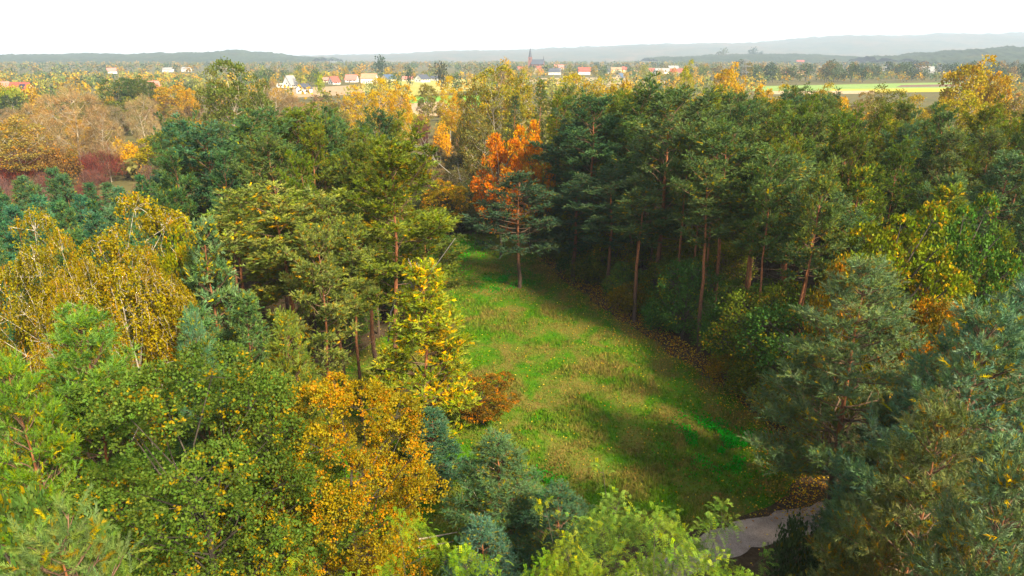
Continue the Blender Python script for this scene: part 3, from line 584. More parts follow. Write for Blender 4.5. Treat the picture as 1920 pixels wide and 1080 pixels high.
def fill(count, protos, name, Y0, Y1, p0, p1, h0, h1, cols, space, label, group, cat='tree', avoid=None, seed=1, ww=None):
    r = random.Random(seed); made = 0; tries = 0
    while made < count and tries < count * 30:
        tries += 1; Y = math.sqrt(r.uniform(Y0 * Y0, Y1 * Y1)); x = gx(r.uniform(p0, p1), Y, 10)
        if not free(x, Y, space) or (avoid and avoid(x, Y)): continue
        spots.append((x, Y)); h = r.uniform(h0, h1); made += 1
        lb = label if isinstance(label, str) else near_label(label[0], x, Y, h, label[1])
        place(r.choice(protos), name, x, Y, h, (r.uniform(*ww) if ww else None), jit(r.choice(cols)), lb, cat, group)
def redge(y): return float(np.interp(y, [30, 38, 47, 57, 71, 87, 101, 130], [17, 20, 21, 18, 12.5, 7.5, 4.5, 4]))
in_meadow = lambda x, y: bool(inside(np.array([x]), np.array([y]), CLEARING)[0])
fill(12, HP, 'pine_tree', 44, 84, 1080, 1560, 18, 21, [(.080, .118, .044), (.072, .108, .050)], 2.6, ('slim-trunked edge pine', MARKS_E), 'slim pines along the right meadow edge', avoid=lambda x, y: x < redge(y) + 1.5 or x > redge(y) + 7, seed=31)
fill(170, MP, 'pine_tree', 56, 118, 1040, 1960, 18.5, 22.2, [PG, PT, (.070, .100, .036), (.092, .125, .036), (.085, .118, .050)], 3.5, ('green right-stand pine', MARKS_R), 'pines of the right stand', avoid=lambda x, y: x < redge(y) + 2 or (x > .45 * y and (y < 66 or y > 84)), seed=21)
fill(46, YP + MP[:2], 'pine_tree', 42, 100, 1480, 1980, 13.5, 18, [PG, PT, (.070, .115, .055)], 4.0, ('mid-height pine on the right,', MARKS_R), 'pines behind the bluish right-hand pines', avoid=lambda x, y: x < redge(y) + 3, seed=22)
fill(34, MP, 'pine_tree', 58, 92, 330, 800, 18.0, 20.5, [PG, PT, (.055, .092, .045)], 4.0, ('dark left-stand pine', MARKS_L), 'pines of the left stand', avoid=lambda x, y: x > -13 or in_meadow(x, y), seed=23)
fill(84, YP[:4], 'pine_tree', 50, 86, -60, 350, 9.5, 13, [PT, (.050, .100, .058), (.062, .118, .066)], 2.7, ('bluish young pine', MARKS_L), 'young pines behind the birches', seed=24)
fill(16, YP + NP[:1], 'pine_tree', 30, 44, -60, 620, 10, 13, [PG, PT], 3.6, ('half hidden pine', MARKS_L), 'half hidden pines on the left', avoid=lambda x, y: x > -13, seed=25)
UC = [(.062, .125, .030), (.085, .145, .030), (.115, .135, .024)]
fill(42, UND, 'understory_tree', 42, 100, 1000, 1560, 4.0, 8.5, UC, 2.2, ('low leafy tree on the right meadow edge', MARKS_E), 'understory along the right meadow edge', avoid=lambda x, y: x < redge(y) - .3 or x > redge(y) + 9, seed=26)
fill(26, SHR, 'shrub', 37, 100, 1000, 1560, 1.2, 3.0, UC + [(.16, .12, .022)], 1.6, ('low shrub fringing the right meadow edge', MARKS_E), 'shrubs along the right meadow edge', 'shrub', avoid=lambda x, y: x < redge(y) - 1.6 or x > redge(y) + 3, seed=27)
fill(18, UND, 'understory_tree', 50, 104, 560, 830, 4, 8, UC, 2.6, ('low leafy tree in shade', MARKS_L), 'understory of the left stand', avoid=lambda x, y: in_meadow(x, y) and y < 92, seed=28)
fill(16, UND, 'understory_tree', 101, 116, 780, 1080, 4, 8, [(.045, .062, .024), (.06, .07, .022)], 3.0, 'dark leafy tree closing the far end of the meadow', 'dark trees at the far end of the meadow', seed=29)
fill(14, NP, 'pine_tree', 17, 34, 1500, 1960, 8, 12, [(.055, .085, .045), (.06, .095, .06)], 3.2, 'lower pine half hidden under the bluish pines at bottom right', 'lower pines at bottom right', avoid=lambda x, y: x < 16, seed=30)

# ------------------------------------------------------------------ thickets, groves and single trees behind the stands
TAN, ORG, YEL, OLV, BRD, PUR = (.22, .155, .072), (.29, .175, .032), (.40, .27, .03), (.135, .135, .036), (.15, .040, .035), (.14, .085, .075)
GRN, DGR, LIM = (.062, .092, .026), (.036, .062, .026), (.190, .190, .026)
# left marsh
T(ASP[0], 'aspen_tree', 432, 112, 128, 120, (.100, .125, .032), 'tall airy green poplar rising above the left stand')
T(ASP[1], 'aspen_tree', 400, 128, 134, 80, (.110, .125, .032), 'airy green poplar on the left flank of the tallest poplar')
T(ASP[2], 'aspen_tree', 482, 140, 124, 70, (.095, .118, .034), 'airy green poplar on the right flank of the tallest poplar')
T(BARE[0], 'aspen_tree', 122, 160, 150, 105, (.30, .21, .09), 'nearly bare tan aspen with a white trunk in the left marsh')
T(BARE[1], 'aspen_tree', 182, 195, 150, 70, (.27, .19, .09), 'smaller bare aspen right of the white-trunked one')
T(BARE[0], 'aspen_tree', 258, 176, 168, 60, (.28, .22, .10), 'slim bare aspen before the dark green grove')
T(BARE[1], 'aspen_tree', 60, 190, 160, 80, (.30, .20, .07), 'tan aspen left of the white-trunked one')
T(ASP[1], 'aspen_tree', 20, 215, 140, 110, (.23, .175, .06), 'yellow-tan aspen clump at the left picture edge')
T(RND[1], 'willow_tree', 290, 246, 150, 84, (.220, .190, .026), 'rounded yellow-green willow in the left marsh')
T(SHR[0], 'shrub', 232, 272, 160, 46, (.46, .27, .024), 'bright orange-yellow bush beside the rounded willow', cat='shrub')
T(SHR[1], 'shrub', 328, 287, 138, 40, (.46, .25, .022), 'orange-yellow bush against the left pine stand', cat='shrub')
T(SHR[2], 'shrub', 134, 272, 165, 22, (.42, .32, .022), 'small yellow bush at the foot of the white-trunked aspen', cat='shrub')
T(SHR[0], 'shrub', 46, 304, 150, 40, (.32, .20, .024), 'olive-yellow bush among the dark red scrub', cat='shrub')
T(SHR[1], 'shrub', 108, 290, 142, 60, (.17, .10, .045), 'rusty orange bush among the dark red scrub', cat='shrub')
T(BSH[0], 'shrub', 60, 286, 150, 100, BRD, 'dark red leafless bush in the left marsh', cat='shrub')
T(BSH[1], 'shrub', 185, 292, 148, 80, BRD, 'dark red leafless bush below the small bare aspen', cat='shrub')
T(BSH[0], 'shrub', 10, 306, 140, 90, (.17, .04, .03), 'dark red leafless bush at the left picture edge', cat='shrub')
fill(64, BSH, 'shrub', 96, 185, -60, 340, 2.2, 4.2, [BRD, PUR, (.11, .055, .05), (.15, .10, .075), (.10, .07, .06)], 3.2, ('leafless reddish brown bush', MARKS_M), 'reddish scrub of the left marsh', 'shrub', seed=41)
fill(22, BARE + RND[:1], 'aspen_tree', 165, 250, -40, 340, 7, 12, [TAN, (.26, .165, .05), OLV, (.19, .145, .07)], 6, ('thin tan marsh tree', MARKS_M), 'aspen thicket of the left marsh', seed=42)
fill(20, RND, 'tree', 185, 330, 120, 520, 6, 10, [OLV, (.10, .11, .035), ORG, (.14, .10, .05)], 7, ('olive bush willow', MARKS_M), 'willow thicket beyond the left marsh', seed=43)
T(RND[0], 'tree', 215, 146, 330, 60, (.055, .085, .022), 'dark green tree at the left of the dark grove')
T(RND[1], 'tree', 250, 142, 340, 56, (.060, .088, .020), 'dark green tree in the middle of the dark grove')
T(RND[2], 'tree', 275, 150, 330, 56, (.070, .090, .020), 'dark green tree at the right of the dark grove')
T(RND[0], 'tree', 322, 160, 300, 70, (.33, .20, .028), 'round golden tree right of the dark grove')
T(RND[2], 'tree', 352, 166, 290, 40, (.38, .22, .024), 'small golden tree beside the tall poplar')
T(RND[1], 'tree', 235, 182, 250, 70, (.100, .115, .026), 'olive green tree before the dark grove')
T(RND[2], 'tree', 20, 178, 260, 60, (.048, .072, .034), 'dark tree below the red-roofed houses at the left edge')
T(SHR[0], 'shrub', 15, 172, 330, 40, (.16, .20, .02), 'lime green bush in front of the red-roofed houses', cat='shrub')
# behind the left stand, towards the white houses
for q in [(ASP[0], 715, 146, 205, 70, YEL, 'tallest golden birch before the village houses'), (ASP[1], 668, 160, 195, 60, YEL, 'golden birch left of the tallest one before the village'), (ASP[2], 750, 152, 190, 60, (.40, .25, .026), 'golden birch with a pale trunk right of the tallest one'),
          (ASP[0], 840, 142, 210, 46, YEL, 'golden birch standing alone right of the bright fields'), (ASP[1], 858, 165, 190, 40, (.36, .21, .03), 'orange-yellow birch below the lone golden birch'), (ASP[2], 620, 186, 170, 80, (.14, .14, .05), 'grey-green poplar behind the left stand'),
          (BARE[0], 545, 172, 220, 60, TAN, 'bare tan aspen below the white garage'), (BARE[1], 515, 150, 230, 50, TAN, 'bare tan aspen right of the tall poplar'), (ASP[0], 590, 190, 190, 60, (.26, .20, .08), 'tan-green aspen behind the left stand'),
          (ASP[2], 740, 205, 150, 70, (.26, .19, .04), 'yellow-brown poplar with a pale trunk behind the left stand'), (ASP[1], 690, 205, 150, 70, (.20, .17, .05), 'yellow-green poplar behind the orange-trunked pine'),
          (RND[0], 800, 158, 300, 46, (.17, .15, .035), 'round bush tree on the bright green field')]:
    T(q[0], 'birch_tree' if 'birch' in q[6] else 'tree', *q[1:6], q[6])
# the valley gap
fill(20, BSH + SHR[:1], 'shrub', 115, 190, 735, 930, 2.5, 5, [(.17, .13, .075), PUR, (.20, .15, .06), OLV], 4, 'brown-grey bush in the gap behind the meadow', 'bushes in the gap behind the meadow', 'shrub', seed=45)
fill(16, RND, 'tree', 112, 165, 760, 900, 4.5, 8, [(.06, .07, .03), (.09, .09, .035), (.12, .10, .05)], 4.5, 'dull green thicket tree in the gap behind the meadow', 'thicket in the gap behind the meadow', seed=46)
T(BSH[1], 'shrub', 790, 228, 200, 34, (.13, .045, .045), 'dark purple bush in the gap below the stubble field', cat='shrub')
T(SHR[1], 'shrub', 828, 250, 170, 30, (.48, .24, .024), 'small orange bush in the gap behind the meadow', cat='shrub')
T(SHR[2], 'shrub', 770, 215, 230, 60, (.24, .23, .022), 'lime yellow bush below the stubble field', cat='shrub')
T(SHR[0], 'shrub', 850, 218, 235, 60, (.26, .23, .022), 'yellow-green bush right of the stubble field', cat='shrub')
# yellow-green grove behind the maple
for q in [(ASP[0], 935, 122, 135, 95, (.20, .185, .038), 'tallest yellow-green poplar behind the red maple'), (ASP[1], 895, 140, 140, 80, (.18, .165, .045), 'yellow-green poplar left of the tallest one behind the maple'), (ASP[2], 975, 132, 138, 80, (.22, .19, .038), 'yellow-green poplar right of the tallest one behind the maple'),
          (ASP[1], 905, 215, 118, 80, (.14, .135, .045), 'lower grey-green poplar behind the red maple'), (RND[2], 880, 180, 150, 60, (.17, .15, .05), 'soft olive tree at the left of the poplar grove')]:
    T(q[0], 'poplar_tree', *q[1:6], q[6])
for q in [(ASP[0], 1075, 138, 165, 80, (.29, .235, .036), 'yellow tree behind the spruces, left of centre'), (ASP[2], 1115, 146, 160, 70, (.30, .23, .036), 'yellow tree behind the right stand, below the pink roof'), (RND[0], 1165, 152, 165, 60, (.32, .22, .036), 'golden tree behind the right stand, below the blue roof'),
          (ASP[1], 1290, 112, 230, 38, (.24, .24, .022), 'slim lime-yellow poplar right of the red-roofed barns'), (RND[1], 1368, 118, 240, 64, (.40, .245, .018), 'round orange-yellow tree left of the power pylon'), (RND[2], 1435, 160, 190, 60, (.42, .27, .022), 'golden tree right of the power pylon'),
          (ASP[0], 1480, 158, 180, 60, (.33, .24, .036), 'golden-green tree before the long green field'), (RND[0], 1575, 182, 150, 46, (.48, .28, .020), 'bright golden tree among the pines of the right stand'), (ASP[1], 1545, 155, 175, 70, (.26, .21, .045), 'tan-yellow tree before the long green field'),
          (ASP[2], 1670, 160, 150, 95, (.155, .155, .040), 'olive poplar with a forked white trunk before the fields'), (ASP[0], 1720, 178, 150, 70, (.27, .21, .045), 'yellow-tan poplar right of the forked white trunk'), (RND[1], 1830, 106, 185, 118, (.30, .215, .022), 'big round yellow-topped tree on the right skyline'),
          (RND[2], 1880, 135, 180, 60, (.36, .22, .022), 'orange-yellow tree beside the big round one'), (ASP[1], 1800, 170, 140, 90, (.26, .225, .024), 'yellow-green tree below the big round one'), (RND[0], 1850, 185, 128, 90, (.23, .205, .022), 'yellow-green tree on the right above the pines'),
          (ASP[2], 1905, 180, 125, 70, (.19, .165, .05), 'olive grey poplar at the right picture edge')]:
    T(q[0], 'tree', *q[1:6], q[6])
fill(30, ASP + RND[:2], 'tree', 92, 135, 1500, 1980, 12, 16, [(.17, .165, .04), (.22, .19, .04), (.14, .14, .045), (.26, .21, .03)], 6, 'olive-yellow tree behind the pines at the right', 'olive trees behind the right-hand pines', seed=48)
fill(34, ASP + RND, 'tree', 124, 240, 1060, 1960, 11.5, 16, [(.22, .18, .04), (.26, .20, .04), (.15, .14, .04), (.33, .21, .03), (.20, .155, .07)], 6.5, 'yellow-green tree in the belt behind the right stand', 'tree belt behind the right stand', seed=47)

# fallen pale trees in the gap and cut poles in front
def trunk_thing(name, pts, r, mat, label, cat, twigs=0, seed=1):
    rng = np.random.default_rng(seed); e = link(name, None); e.location = pts[0]; P = np.array([list(Vector(p) - Vector(pts[0])) for p in pts])
    tb = Tubes(); tb.add(P, np.linspace(r, r * .35, len(P)), 7); link('trunk', tb.mesh('trunk', mat), e)
    if twigs:
        b = Tubes()
        for i in range(twigs):
            u = rng.uniform(.3, 1); q = np.array([np.interp(u, np.linspace(0, 1, len(P)), P[:, k]) for k in range(3)]); d = nrm(P[-1] - P[0]) + rng.normal(0, .45, 3) + np.array([0, 0, .35]); L = np.linalg.norm(P[-1] - P[0]) * rng.uniform(.12, .42)
            b.add(np.stack([q, q + d * L * .5, q + d * L + rng.normal(0, .2, 3)]), np.array([r * .4, r * .25, .02]), 4)
        link('branches', b.mesh('branches', mat), e)
    return tag(e, label, cat)
MAT['dead'] = bark_mat('bleached_wood', (.27, .245, .215), (.33, .30, .265), 0, 1, .7)
trunk_thing('fallen_tree', [at(905, 374, 112), at(885, 352, 116), at(860, 334, 120)], .13, MAT['dead'], 'bleached fallen trunk leaning at the far end of the meadow', 'fallen tree', 6, 3)
trunk_thing('fallen_tree', [at(850, 330, 128), at(815, 300, 132), at(775, 272, 134)], .075, MAT['dead'], 'fallen white birch with splayed bare branches in the gap', 'fallen tree', 22, 4)
trunk_thing('dead_bough', [at(728, 640, 42.5), at(733, 585, 42.5), at(750, 550, 42), at(775, 541, 41.8), at(800, 552, 41.6)], .07, MAT['dead'], 'pale dead bough arching beside the sunlit young pine', 'bough', 14, 9)
MAT['pole'] = plain_mat('barked_pole', (.42, .35, .27), .8, .3, 6)
def flat(p, z): q = ground(*p); return (q.x, q.y, z)
trunk_thing('cut_pole', [flat((780, 1022), .35), flat((858, 1006), .3)], .07, MAT['pole'], 'pale cut pole lying near the small silvery pine', 'pole')
trunk_thing('cut_pole', [flat((785, 1034), .3), flat((850, 1024), .3)], .06, MAT['pole'], 'thinner pale pole lying just below the first one', 'pole')
trunk_thing('cut_pole', [flat((872, 905), .2), flat((900, 975), .9)], .045, MAT['pole'], 'thin leaning pole left of the silvery pine', 'pole')
trunk_thing('cut_pole', [flat((880, 912), .2), flat((905, 972), .7)], .04, MAT['pole'], 'second thin leaning pole, crossing the first', 'pole')

# ------------------------------------------------------------------ grass, weeds, fallen leaves
def scatter_in(n, rng, poly=CLEARING, box=(-18, 20, 28, 104)):
    x = rng.uniform(box[0], box[1], n); y = rng.uniform(box[2], box[3], n); k = inside(x, y, poly); return x[k], y[k]
rng = np.random.default_rng(77)
x, y = scatter_in(112000, rng, box=(-18.5, 20.5, 28, 104)); near = rng.random(len(x)) < np.clip(52 / y, .35, 1); x, y = x[near], y[near]
x = x + rng.normal(0, .25, len(x)); y = y + rng.normal(0, .25, len(y)); n = len(x); nb = 2
P = np.stack([x, y, np.full(n, .03)], 1); P = np.repeat(P, nb, 0) + np.concatenate([rng.normal(0, .05, (n * nb, 2)), np.zeros((n * nb, 1))], 1)
tall = .10 + .34 * np.clip(vnoise(P * [.35, .35, 0] + 3, 5) * 1.6 - .5, 0, 1)
G = blades(P, nrm(np.array([0, 0, 1.]) + rng.normal(0, .45, (n * nb, 3))), tall * rng.uniform(.7, 1.4, n * nb), rng.uniform(.05, .11, n * nb), rng)
tag(link('grass', tri_mesh('grass', G, np.repeat(rng.uniform(.7, 1.3, (n, 1)), nb, 0) * np.ones(3), MAT['grass'])), 'short green and dry grass covering the meadow', 'grass', kind='stuff')
def weeds(name, cx, cy, rx, ry, n, tint, label, hgt=.5, seed=5):
    rng = np.random.default_rng(seed); a = rng.normal(0, .45, (n, 2)); k = vnoise(np.concatenate([a * 4 + 9, np.zeros((n, 1))], 1), seed) > .38; a = a[k]; n = len(a)
    P = np.stack([cx + a[:, 0] * rx, cy + a[:, 1] * ry, rng.uniform(.05, hgt, n) * np.clip(1.2 - np.hypot(a[:, 0], a[:, 1]), .25, 1)], 1)
    Tt = leafs(P, nrm(rng.normal(0, 1, (n, 3)) + [0, 0, .35]), rng.uniform(.12, .22, n), rng.uniform(.08, .15, n), rng)
    o = tag(link(name, tri_mesh(name, Tt, rng.uniform(.7, 1.3, (n, 1)) * np.ones(3), MAT['leaf'])), label, 'weeds', kind='stuff'); o.color = (*tint, 1)
g = ground(1345, 835); weeds('nettles', g.x, g.y, 3.6, 4.2, 7500, (.050, .260, .034), 'patch of vivid green nettles on the right of the meadow')
weeds('nettles', -9.0, 93, 5.0, 12, 11000, (.085, .36, .030), 'vivid green weeds at the far left end of the meadow', .6, 6)
weeds('nettles', -1.0, 79, 4.2, 5, 3500, (.045, .19, .028), 'green weeds around the lone dark pine', .5, 7)
g = ground(1010, 905); weeds('nettles', g.x, g.y, 2.0, 2.0, 1200, (.05, .19, .028), 'small green weed patch at the near end of the meadow', .4, 8)
ly = np.concatenate([rng.uniform(29, 100, 5200), rng.uniform(34, 90, 10500)]); lx = np.concatenate([rng.uniform(-15, 20, 5200), np.interp(ly[5200:], [30, 38, 47, 57, 71, 87, 101], [17, 20.5, 21, 18, 12.5, 7.5, 4.5]) - np.abs(rng.normal(0, 2.4, 10500))]); k = (lx < np.interp(ly, [30, 38, 47, 57, 71, 87, 101], [17, 21, 22, 19, 13.5, 8, 5])); lx, ly = lx[k], ly[k]; n = len(lx)
P = np.stack([lx, ly, rng.uniform(.08, .24, n)], 1); F = leafs(P, nrm(rng.normal(0, 1, (n, 3)) * [1, 1, .25]), rng.uniform(.09, .17, n), rng.uniform(.07, .13, n), rng)
pal = np.array([(.50, .30, .06), (.42, .18, .06), (.55, .42, .10), (.30, .15, .07)]); o = tag(link('fallen_leaves', tri_mesh('fallen_leaves', F, pal[rng.integers(0, 4, n)] * rng.uniform(.6, 1.2, (n, 1)), MAT['leaf'])), 'yellow and brown fallen leaves strewn over the meadow', 'leaves', kind='stuff'); o.color = (1, 1, 1, 1)

# ------------------------------------------------------------------ village
MAT['white'] = plain_mat('white_render', (.80, .77, .72), .85, .08, .6); MAT['cream'] = plain_mat('cream_render', (.72, .60, .38), .85, .1, .6); MAT['grey_wall'] = plain_mat('grey_render', (.42, .40, .38), .85, .1, .6)
MAT['red_roof'] = plain_mat('red_tiles', (.42, .075, .05), .7, .25, 1.5); MAT['pink_roof'] = plain_mat('faded_tiles', (.50, .17, .14), .7, .2, 1.5); MAT['dark_roof'] = plain_mat('slate_roof', (.055, .065, .095), .6, .25, 1.5)
MAT['blue_roof'] = plain_mat('blue_roof', (.06, .10, .18), .5, .2, 1.5); MAT['tan_roof'] = plain_mat('tan_tiles', (.42, .22, .13), .75, .2, 1.5); MAT['grey_roof'] = plain_mat('grey_roof', (.26, .26, .27), .7, .2, 1.5); MAT['brick'] = plain_mat('red_brick', (.26, .10, .075), .85, .25, 1)
MAT['glass'] = plain_mat('window_glass', (.03, .035, .045), .15, .2, 2); MAT['door'] = plain_mat('door_wood', (.10, .065, .045), .6, .2, 3); MAT['solar'] = plain_mat('solar_panel', (.02, .028, .06), .25, .2, 2); MAT['steel'] = plain_mat('galvanised_steel', (.22, .23, .25), .5, .15, 2, .4)
HOUSES = [(ground(994, 129).x, ground(994, 129).y, 40)]
def gable_house(px, py, w_, d_, hw, hr, rot, wall, roof, label, chim=True, solar=False, ridge='x', flat_roof=False, group='village houses'):
    g = ground(px, py); HOUSES.append((g.x, g.y, w_)); e = link('house', None); e.location = (g.x, g.y, 0); e.rotation_euler = (0, 0, math.radians(rot)); W, Dp = w_ / 2, d_ / 2
    if flat_roof:
        link('wall', box_mesh('wall', -W, W, -Dp, Dp, 0, hw, MAT[wall]), e); link('roof', box_mesh('roof', -W - .15, W + .15, -Dp - .15, Dp + .15, hw + .003, hw + .3, MAT[roof]), e)
    else:
        v = []
        for x_ in (-W, W): v += [(x_, -Dp, 0), (x_, Dp, 0), (x_, Dp, hw), (x_, 0, hw + hr), (x_, -Dp, hw)]
        link('wall', poly_mesh('wall', v, [(0, 1, 2, 3, 4)[::-1], (5, 6, 7, 8, 9), (0, 4, 9, 5), (1, 6, 7, 2), (2, 7, 8, 3), (4, 3, 8, 9)], MAT[wall]), e)
        rv = []; ov = .5; sl = hr / Dp
        for x_ in (-W - ov, W + ov): rv += [(x_, -Dp - ov, hw - ov * sl + .05), (x_, 0, hw + hr + .05), (x_, Dp + ov, hw - ov * sl + .05), (x_, Dp + ov, hw - ov * sl + .3), (x_, 0, hw + hr + .32), (x_, -Dp - ov, hw - ov * sl + .3)]
        r_ = link('roof', poly_mesh('roof', rv, [(0, 1, 4, 5)[::-1], (1, 2, 3, 4)[::-1], (6, 7, 10, 11), (7, 8, 9, 10), (5, 4, 10, 11), (4, 3, 9, 10), (0, 6, 7, 1), (1, 7, 8, 2), (0, 5, 11, 6), (2, 8, 9, 3)], MAT[roof]), e)
        if chim: link('chimney', box_mesh('chimney', W * .3, W * .3 + .7, -.35 + Dp * .3, .35 + Dp * .3, hw + hr * .5, hw + hr + 1.1, MAT['brick']), r_)
        if solar:
            q = [(0.1 * W, -Dp * .85, hw + hr * .15 + .42), (.75 * W, -Dp * .85, hw + hr * .15 + .42), (.75 * W, -Dp * .25, hw + hr * .75 + .42), (.1 * W, -Dp * .25, hw + hr * .75 + .42)]
            link('solar_panel', poly_mesh('solar_panel', q + [(a, b, c - .06) for a, b, c in q], [(0, 1, 2, 3), (7, 6, 5, 4), (0, 4, 5, 1), (1, 5, 6, 2), (2, 6, 7, 3), (3, 7, 4, 0)], MAT['solar']), r_)
    def window(x0, x1, y0, y1, z0, z1, nm='window', m='glass'): link(nm, box_mesh(nm, x0, x1, y0, y1, z0, z1, MAT[m]), e)
    for k in (-.55, .05, .6): window(W * k - .6, W * k + .6, -Dp - .06, -Dp + .02, hw * .4 if hw < 3.5 else 1, hw * .4 + 1.3 if hw < 3.5 else 2.3)
    for s in (-1, 1):
        a, b = sorted((s * (W + .06), s * (W - .02)))
        for k in (-.42, .42): window(a, b, Dp * k - .6, Dp * k + .6, 1.0, 2.3)
        if hr > 2.2: window(a, b, -.55, .55, hw + .3, hw + 1.5)
    window(-W * .22 - .5, -W * .22 + .5, -Dp - .07, -Dp + .02, 0, 2.05, 'door', 'door')
    return tag(e, label, 'house', group)
H = gable_house
H(42, 178, 15, 10, 3.2, 5.5, -8, 'cream', 'red_roof', 'bright red-roofed house with solar panels at the left edge', solar=True)
H(8, 176, 10, 9, 3.2, 5.5, 70, 'cream', 'pink_roof', 'cream gabled house beside the red roof with solar panels')
H(545, 164, 9, 10, 2.8, 7.5, 62, 'white', 'grey_roof', 'white house with a tall steep gable among the village')
H(571, 175, 9, 8, 3.6, 3.4, 68, 'white', 'dark_roof', 'white house with a low grey hipped look in front of the steep gable')
H(530, 164, 9, 7, 3.2, 1, 5, 'white', 'white', 'flat-roofed white house left of the steep gable', flat_roof=True)
H(627, 158, 9, 8, 2.6, 5, 50, 'white', 'red_roof', 'small white house with a dark red roof')
H(612, 154, 7, 6, 2.5, 2.5, 10, 'cream', 'pink_roof', 'small low outbuilding beside the dark red roof')
H(660, 154, 13, 9, 2.8, 5, -5, 'white', 'pink_roof', 'white house with a dull brown roof before the tan roof')
H(693, 156, 16, 10, 5.2, 4.5, -6, 'white', 'tan_roof', 'big white house with a tan roof')
H(729, 155, 14, 12, 4.0, 4.4, 52, 'cream', 'blue_roof', 'cream house with a blue roof and wide lit gable')
H(765, 152, 12, 7, 2.6, 2.6, -4, 'cream', 'pink_roof', 'low cottage with a faded red roof')
H(792, 154, 14, 11, 3.4, 4.6, 55, 'white', 'dark_roof', 'white gabled house with a dark blue roof and chimney')
H(818, 151, 12, 7, 2.8, 2.2, 0, 'grey_wall', 'dark_roof', 'low dark-roofed shed right of the white gable')
H(976, 138, 14, 12, 4, 7, 40, 'cream', 'red_roof', 'house with a red roof left of the church yard')
H(1010, 139, 16, 11, 3, 9, 60, 'cream', 'red_roof', 'house with a very steep red roof')
H(1040, 140, 20, 11, 4.2, 5.5, -4, 'white', 'dark_roof', 'long white house with a dark slate roof')
H(1047, 130, 24, 12, 4, 6, 5, 'white', 'pink_roof', 'faded pink roof behind the long white house')
H(1096, 140, 20, 12, 5, 6, -8, 'white', 'red_roof', 'white house with a bright pink-red roof')
H(1132, 139, 18, 10, 3.5, 4.5, 0, 'white', 'dark_roof', 'low white house with a slate roof right of the pink-red one')
H(1155, 137, 18, 11, 6, 3.5, 0, 'cream', 'tan_roof', 'two-storey cream house with a tan roof')
H(1170, 136, 9, 10, 5, 5, 20, 'cream', 'red_roof', 'red roof joined behind the two-storey cream house')
H(1163, 150, 11, 9, 3.2, 4.6, 55, 'cream', 'blue_roof', 'cream gabled house with a bright blue roof')
H(1190, 140, 12, 9, 3, 4, 60, 'cream', 'tan_roof', 'small cream gable behind the right stand')
H(1222, 137, 12, 10, 3, 5, 10, 'grey_wall', 'red_roof', 'small house with a red roof left of the grey barn')
H(1240, 139, 24, 14, 4, 5, 15, 'white', 'grey_roof', 'wide barn with a pale grey roof')
H(1268, 140, 20, 12, 4, 5, -6, 'grey_wall', 'red_roof', 'long barn with a faded red roof')
H(1262, 133, 20, 12, 5, 5, 0, 'grey_wall', 'grey_roof', 'grey roof behind the long red barn')
H(1735, 139, 22, 14, 4.5, 7.5, -15, 'grey_wall', 'grey_roof', 'large house with a grey roof beyond the green field')
H(1762, 138, 16, 11, 4, 6.5, 10, 'cream', 'dark_roof', 'house with a dark roof right of the large grey roof')
H(1478, 142, 14, 9, 3.5, 3, 0, 'white', 'pink_roof', 'low white house beyond the right-hand trees')
H(1500, 141, 14, 9, 3, 3.4, 10, 'cream', 'tan_roof', 'low cottage with a tan roof right of the low white house')
H(1660, 134, 9, 8, 4, 5, 50, 'white', 'grey_roof', 'tiny white gable among the trees beyond the green field')
H(210, 138, 14, 10, 4, 5, 40, 'white', 'pink_roof', 'white house with a pink roof on the far left plain')
H(316, 135, 18, 10, 4, 4, 0, 'white', 'grey_roof', 'small white house on the far left plain')
H(350, 134, 16, 10, 4, 4, 0, 'white', 'grey_roof', 'second small white house on the far left plain')
H(290, 172, 9, 8, 2.6, 5.5, 65, 'cream', 'pink_roof', 'pinkish gable half hidden behind the dark grove')
for i, (a, b, c, d) in enumerate([(1512, 116, 'white', 'red_roof'), (1522, 118, 'white', 'pink_roof'), (1536, 115, 'white', 'tan_roof'), (1547, 117, 'white', 'grey_roof'), (1556, 114, 'white', 'grey_roof'), (1575, 115, 'cream', 'pink_roof'), (1590, 116, 'white', 'red_roof'), (1900, 121, 'white', 'red_roof'), (1500, 119, 'cream', 'red_roof')]):
    H(a, b + 3, 26, 16, 8, 9, (i * 37) % 90 - 45, c, d, 'pale house in the distant town on the right' if i != 7 else 'distant red-roofed house at the right picture edge', group='houses of the distant town')
# church
g = ground(994, 129); e = link('church', None); e.location = (g.x, g.y, 0); e.rotation_euler = (0, 0, math.radians(-12))
link('nave', poly_mesh('nave', [(x_, y_, z_) for x_ in (4, 34) for y_, z_ in ((-8, 0), (8, 0), (8, 11), (0, 21), (-8, 11))], [(4, 3, 2, 1, 0), (5, 6, 7, 8, 9), (0, 5, 9, 4), (1, 2, 7, 6)], MAT['brick']), e)
link('roof', poly_mesh('roof', [(x_, y_, z_) for x_ in (3.5, 34.5) for y_, z_ in ((-9, 10.2), (0, 21.3), (9, 10.2), (9, 10.8), (0, 22), (-9, 10.8))], [(5, 4, 1, 0), (4, 3, 2, 1), (6, 7, 10, 11), (7, 8, 9, 10), (5, 11, 10, 4), (4, 10, 9, 3)], MAT['dark_roof']), e)
tw = link('tower', box_mesh('tower', -4.2, 4.2, -4.2, 4.2, 0, 27, MAT['brick']), e)
for k in range(4):
    a = k * math.pi / 2; o = link('belfry_opening', box_mesh('belfry_opening', -1, 1, -4.3, -4.15, 20, 24.5, MAT['glass']), tw); o.rotation_euler = (0, 0, a)
link('spire', poly_mesh('spire', [(4.5 * math.cos(k * math.pi / 4 + .39), 4.5 * math.sin(k * math.pi / 4 + .39), 27.003) for k in range(8)] + [(0, 0, 50)], [(k, (k + 1) % 8, 8) for k in range(8)] + [tuple(range(7, -1, -1))], MAT['dark_roof']), e)
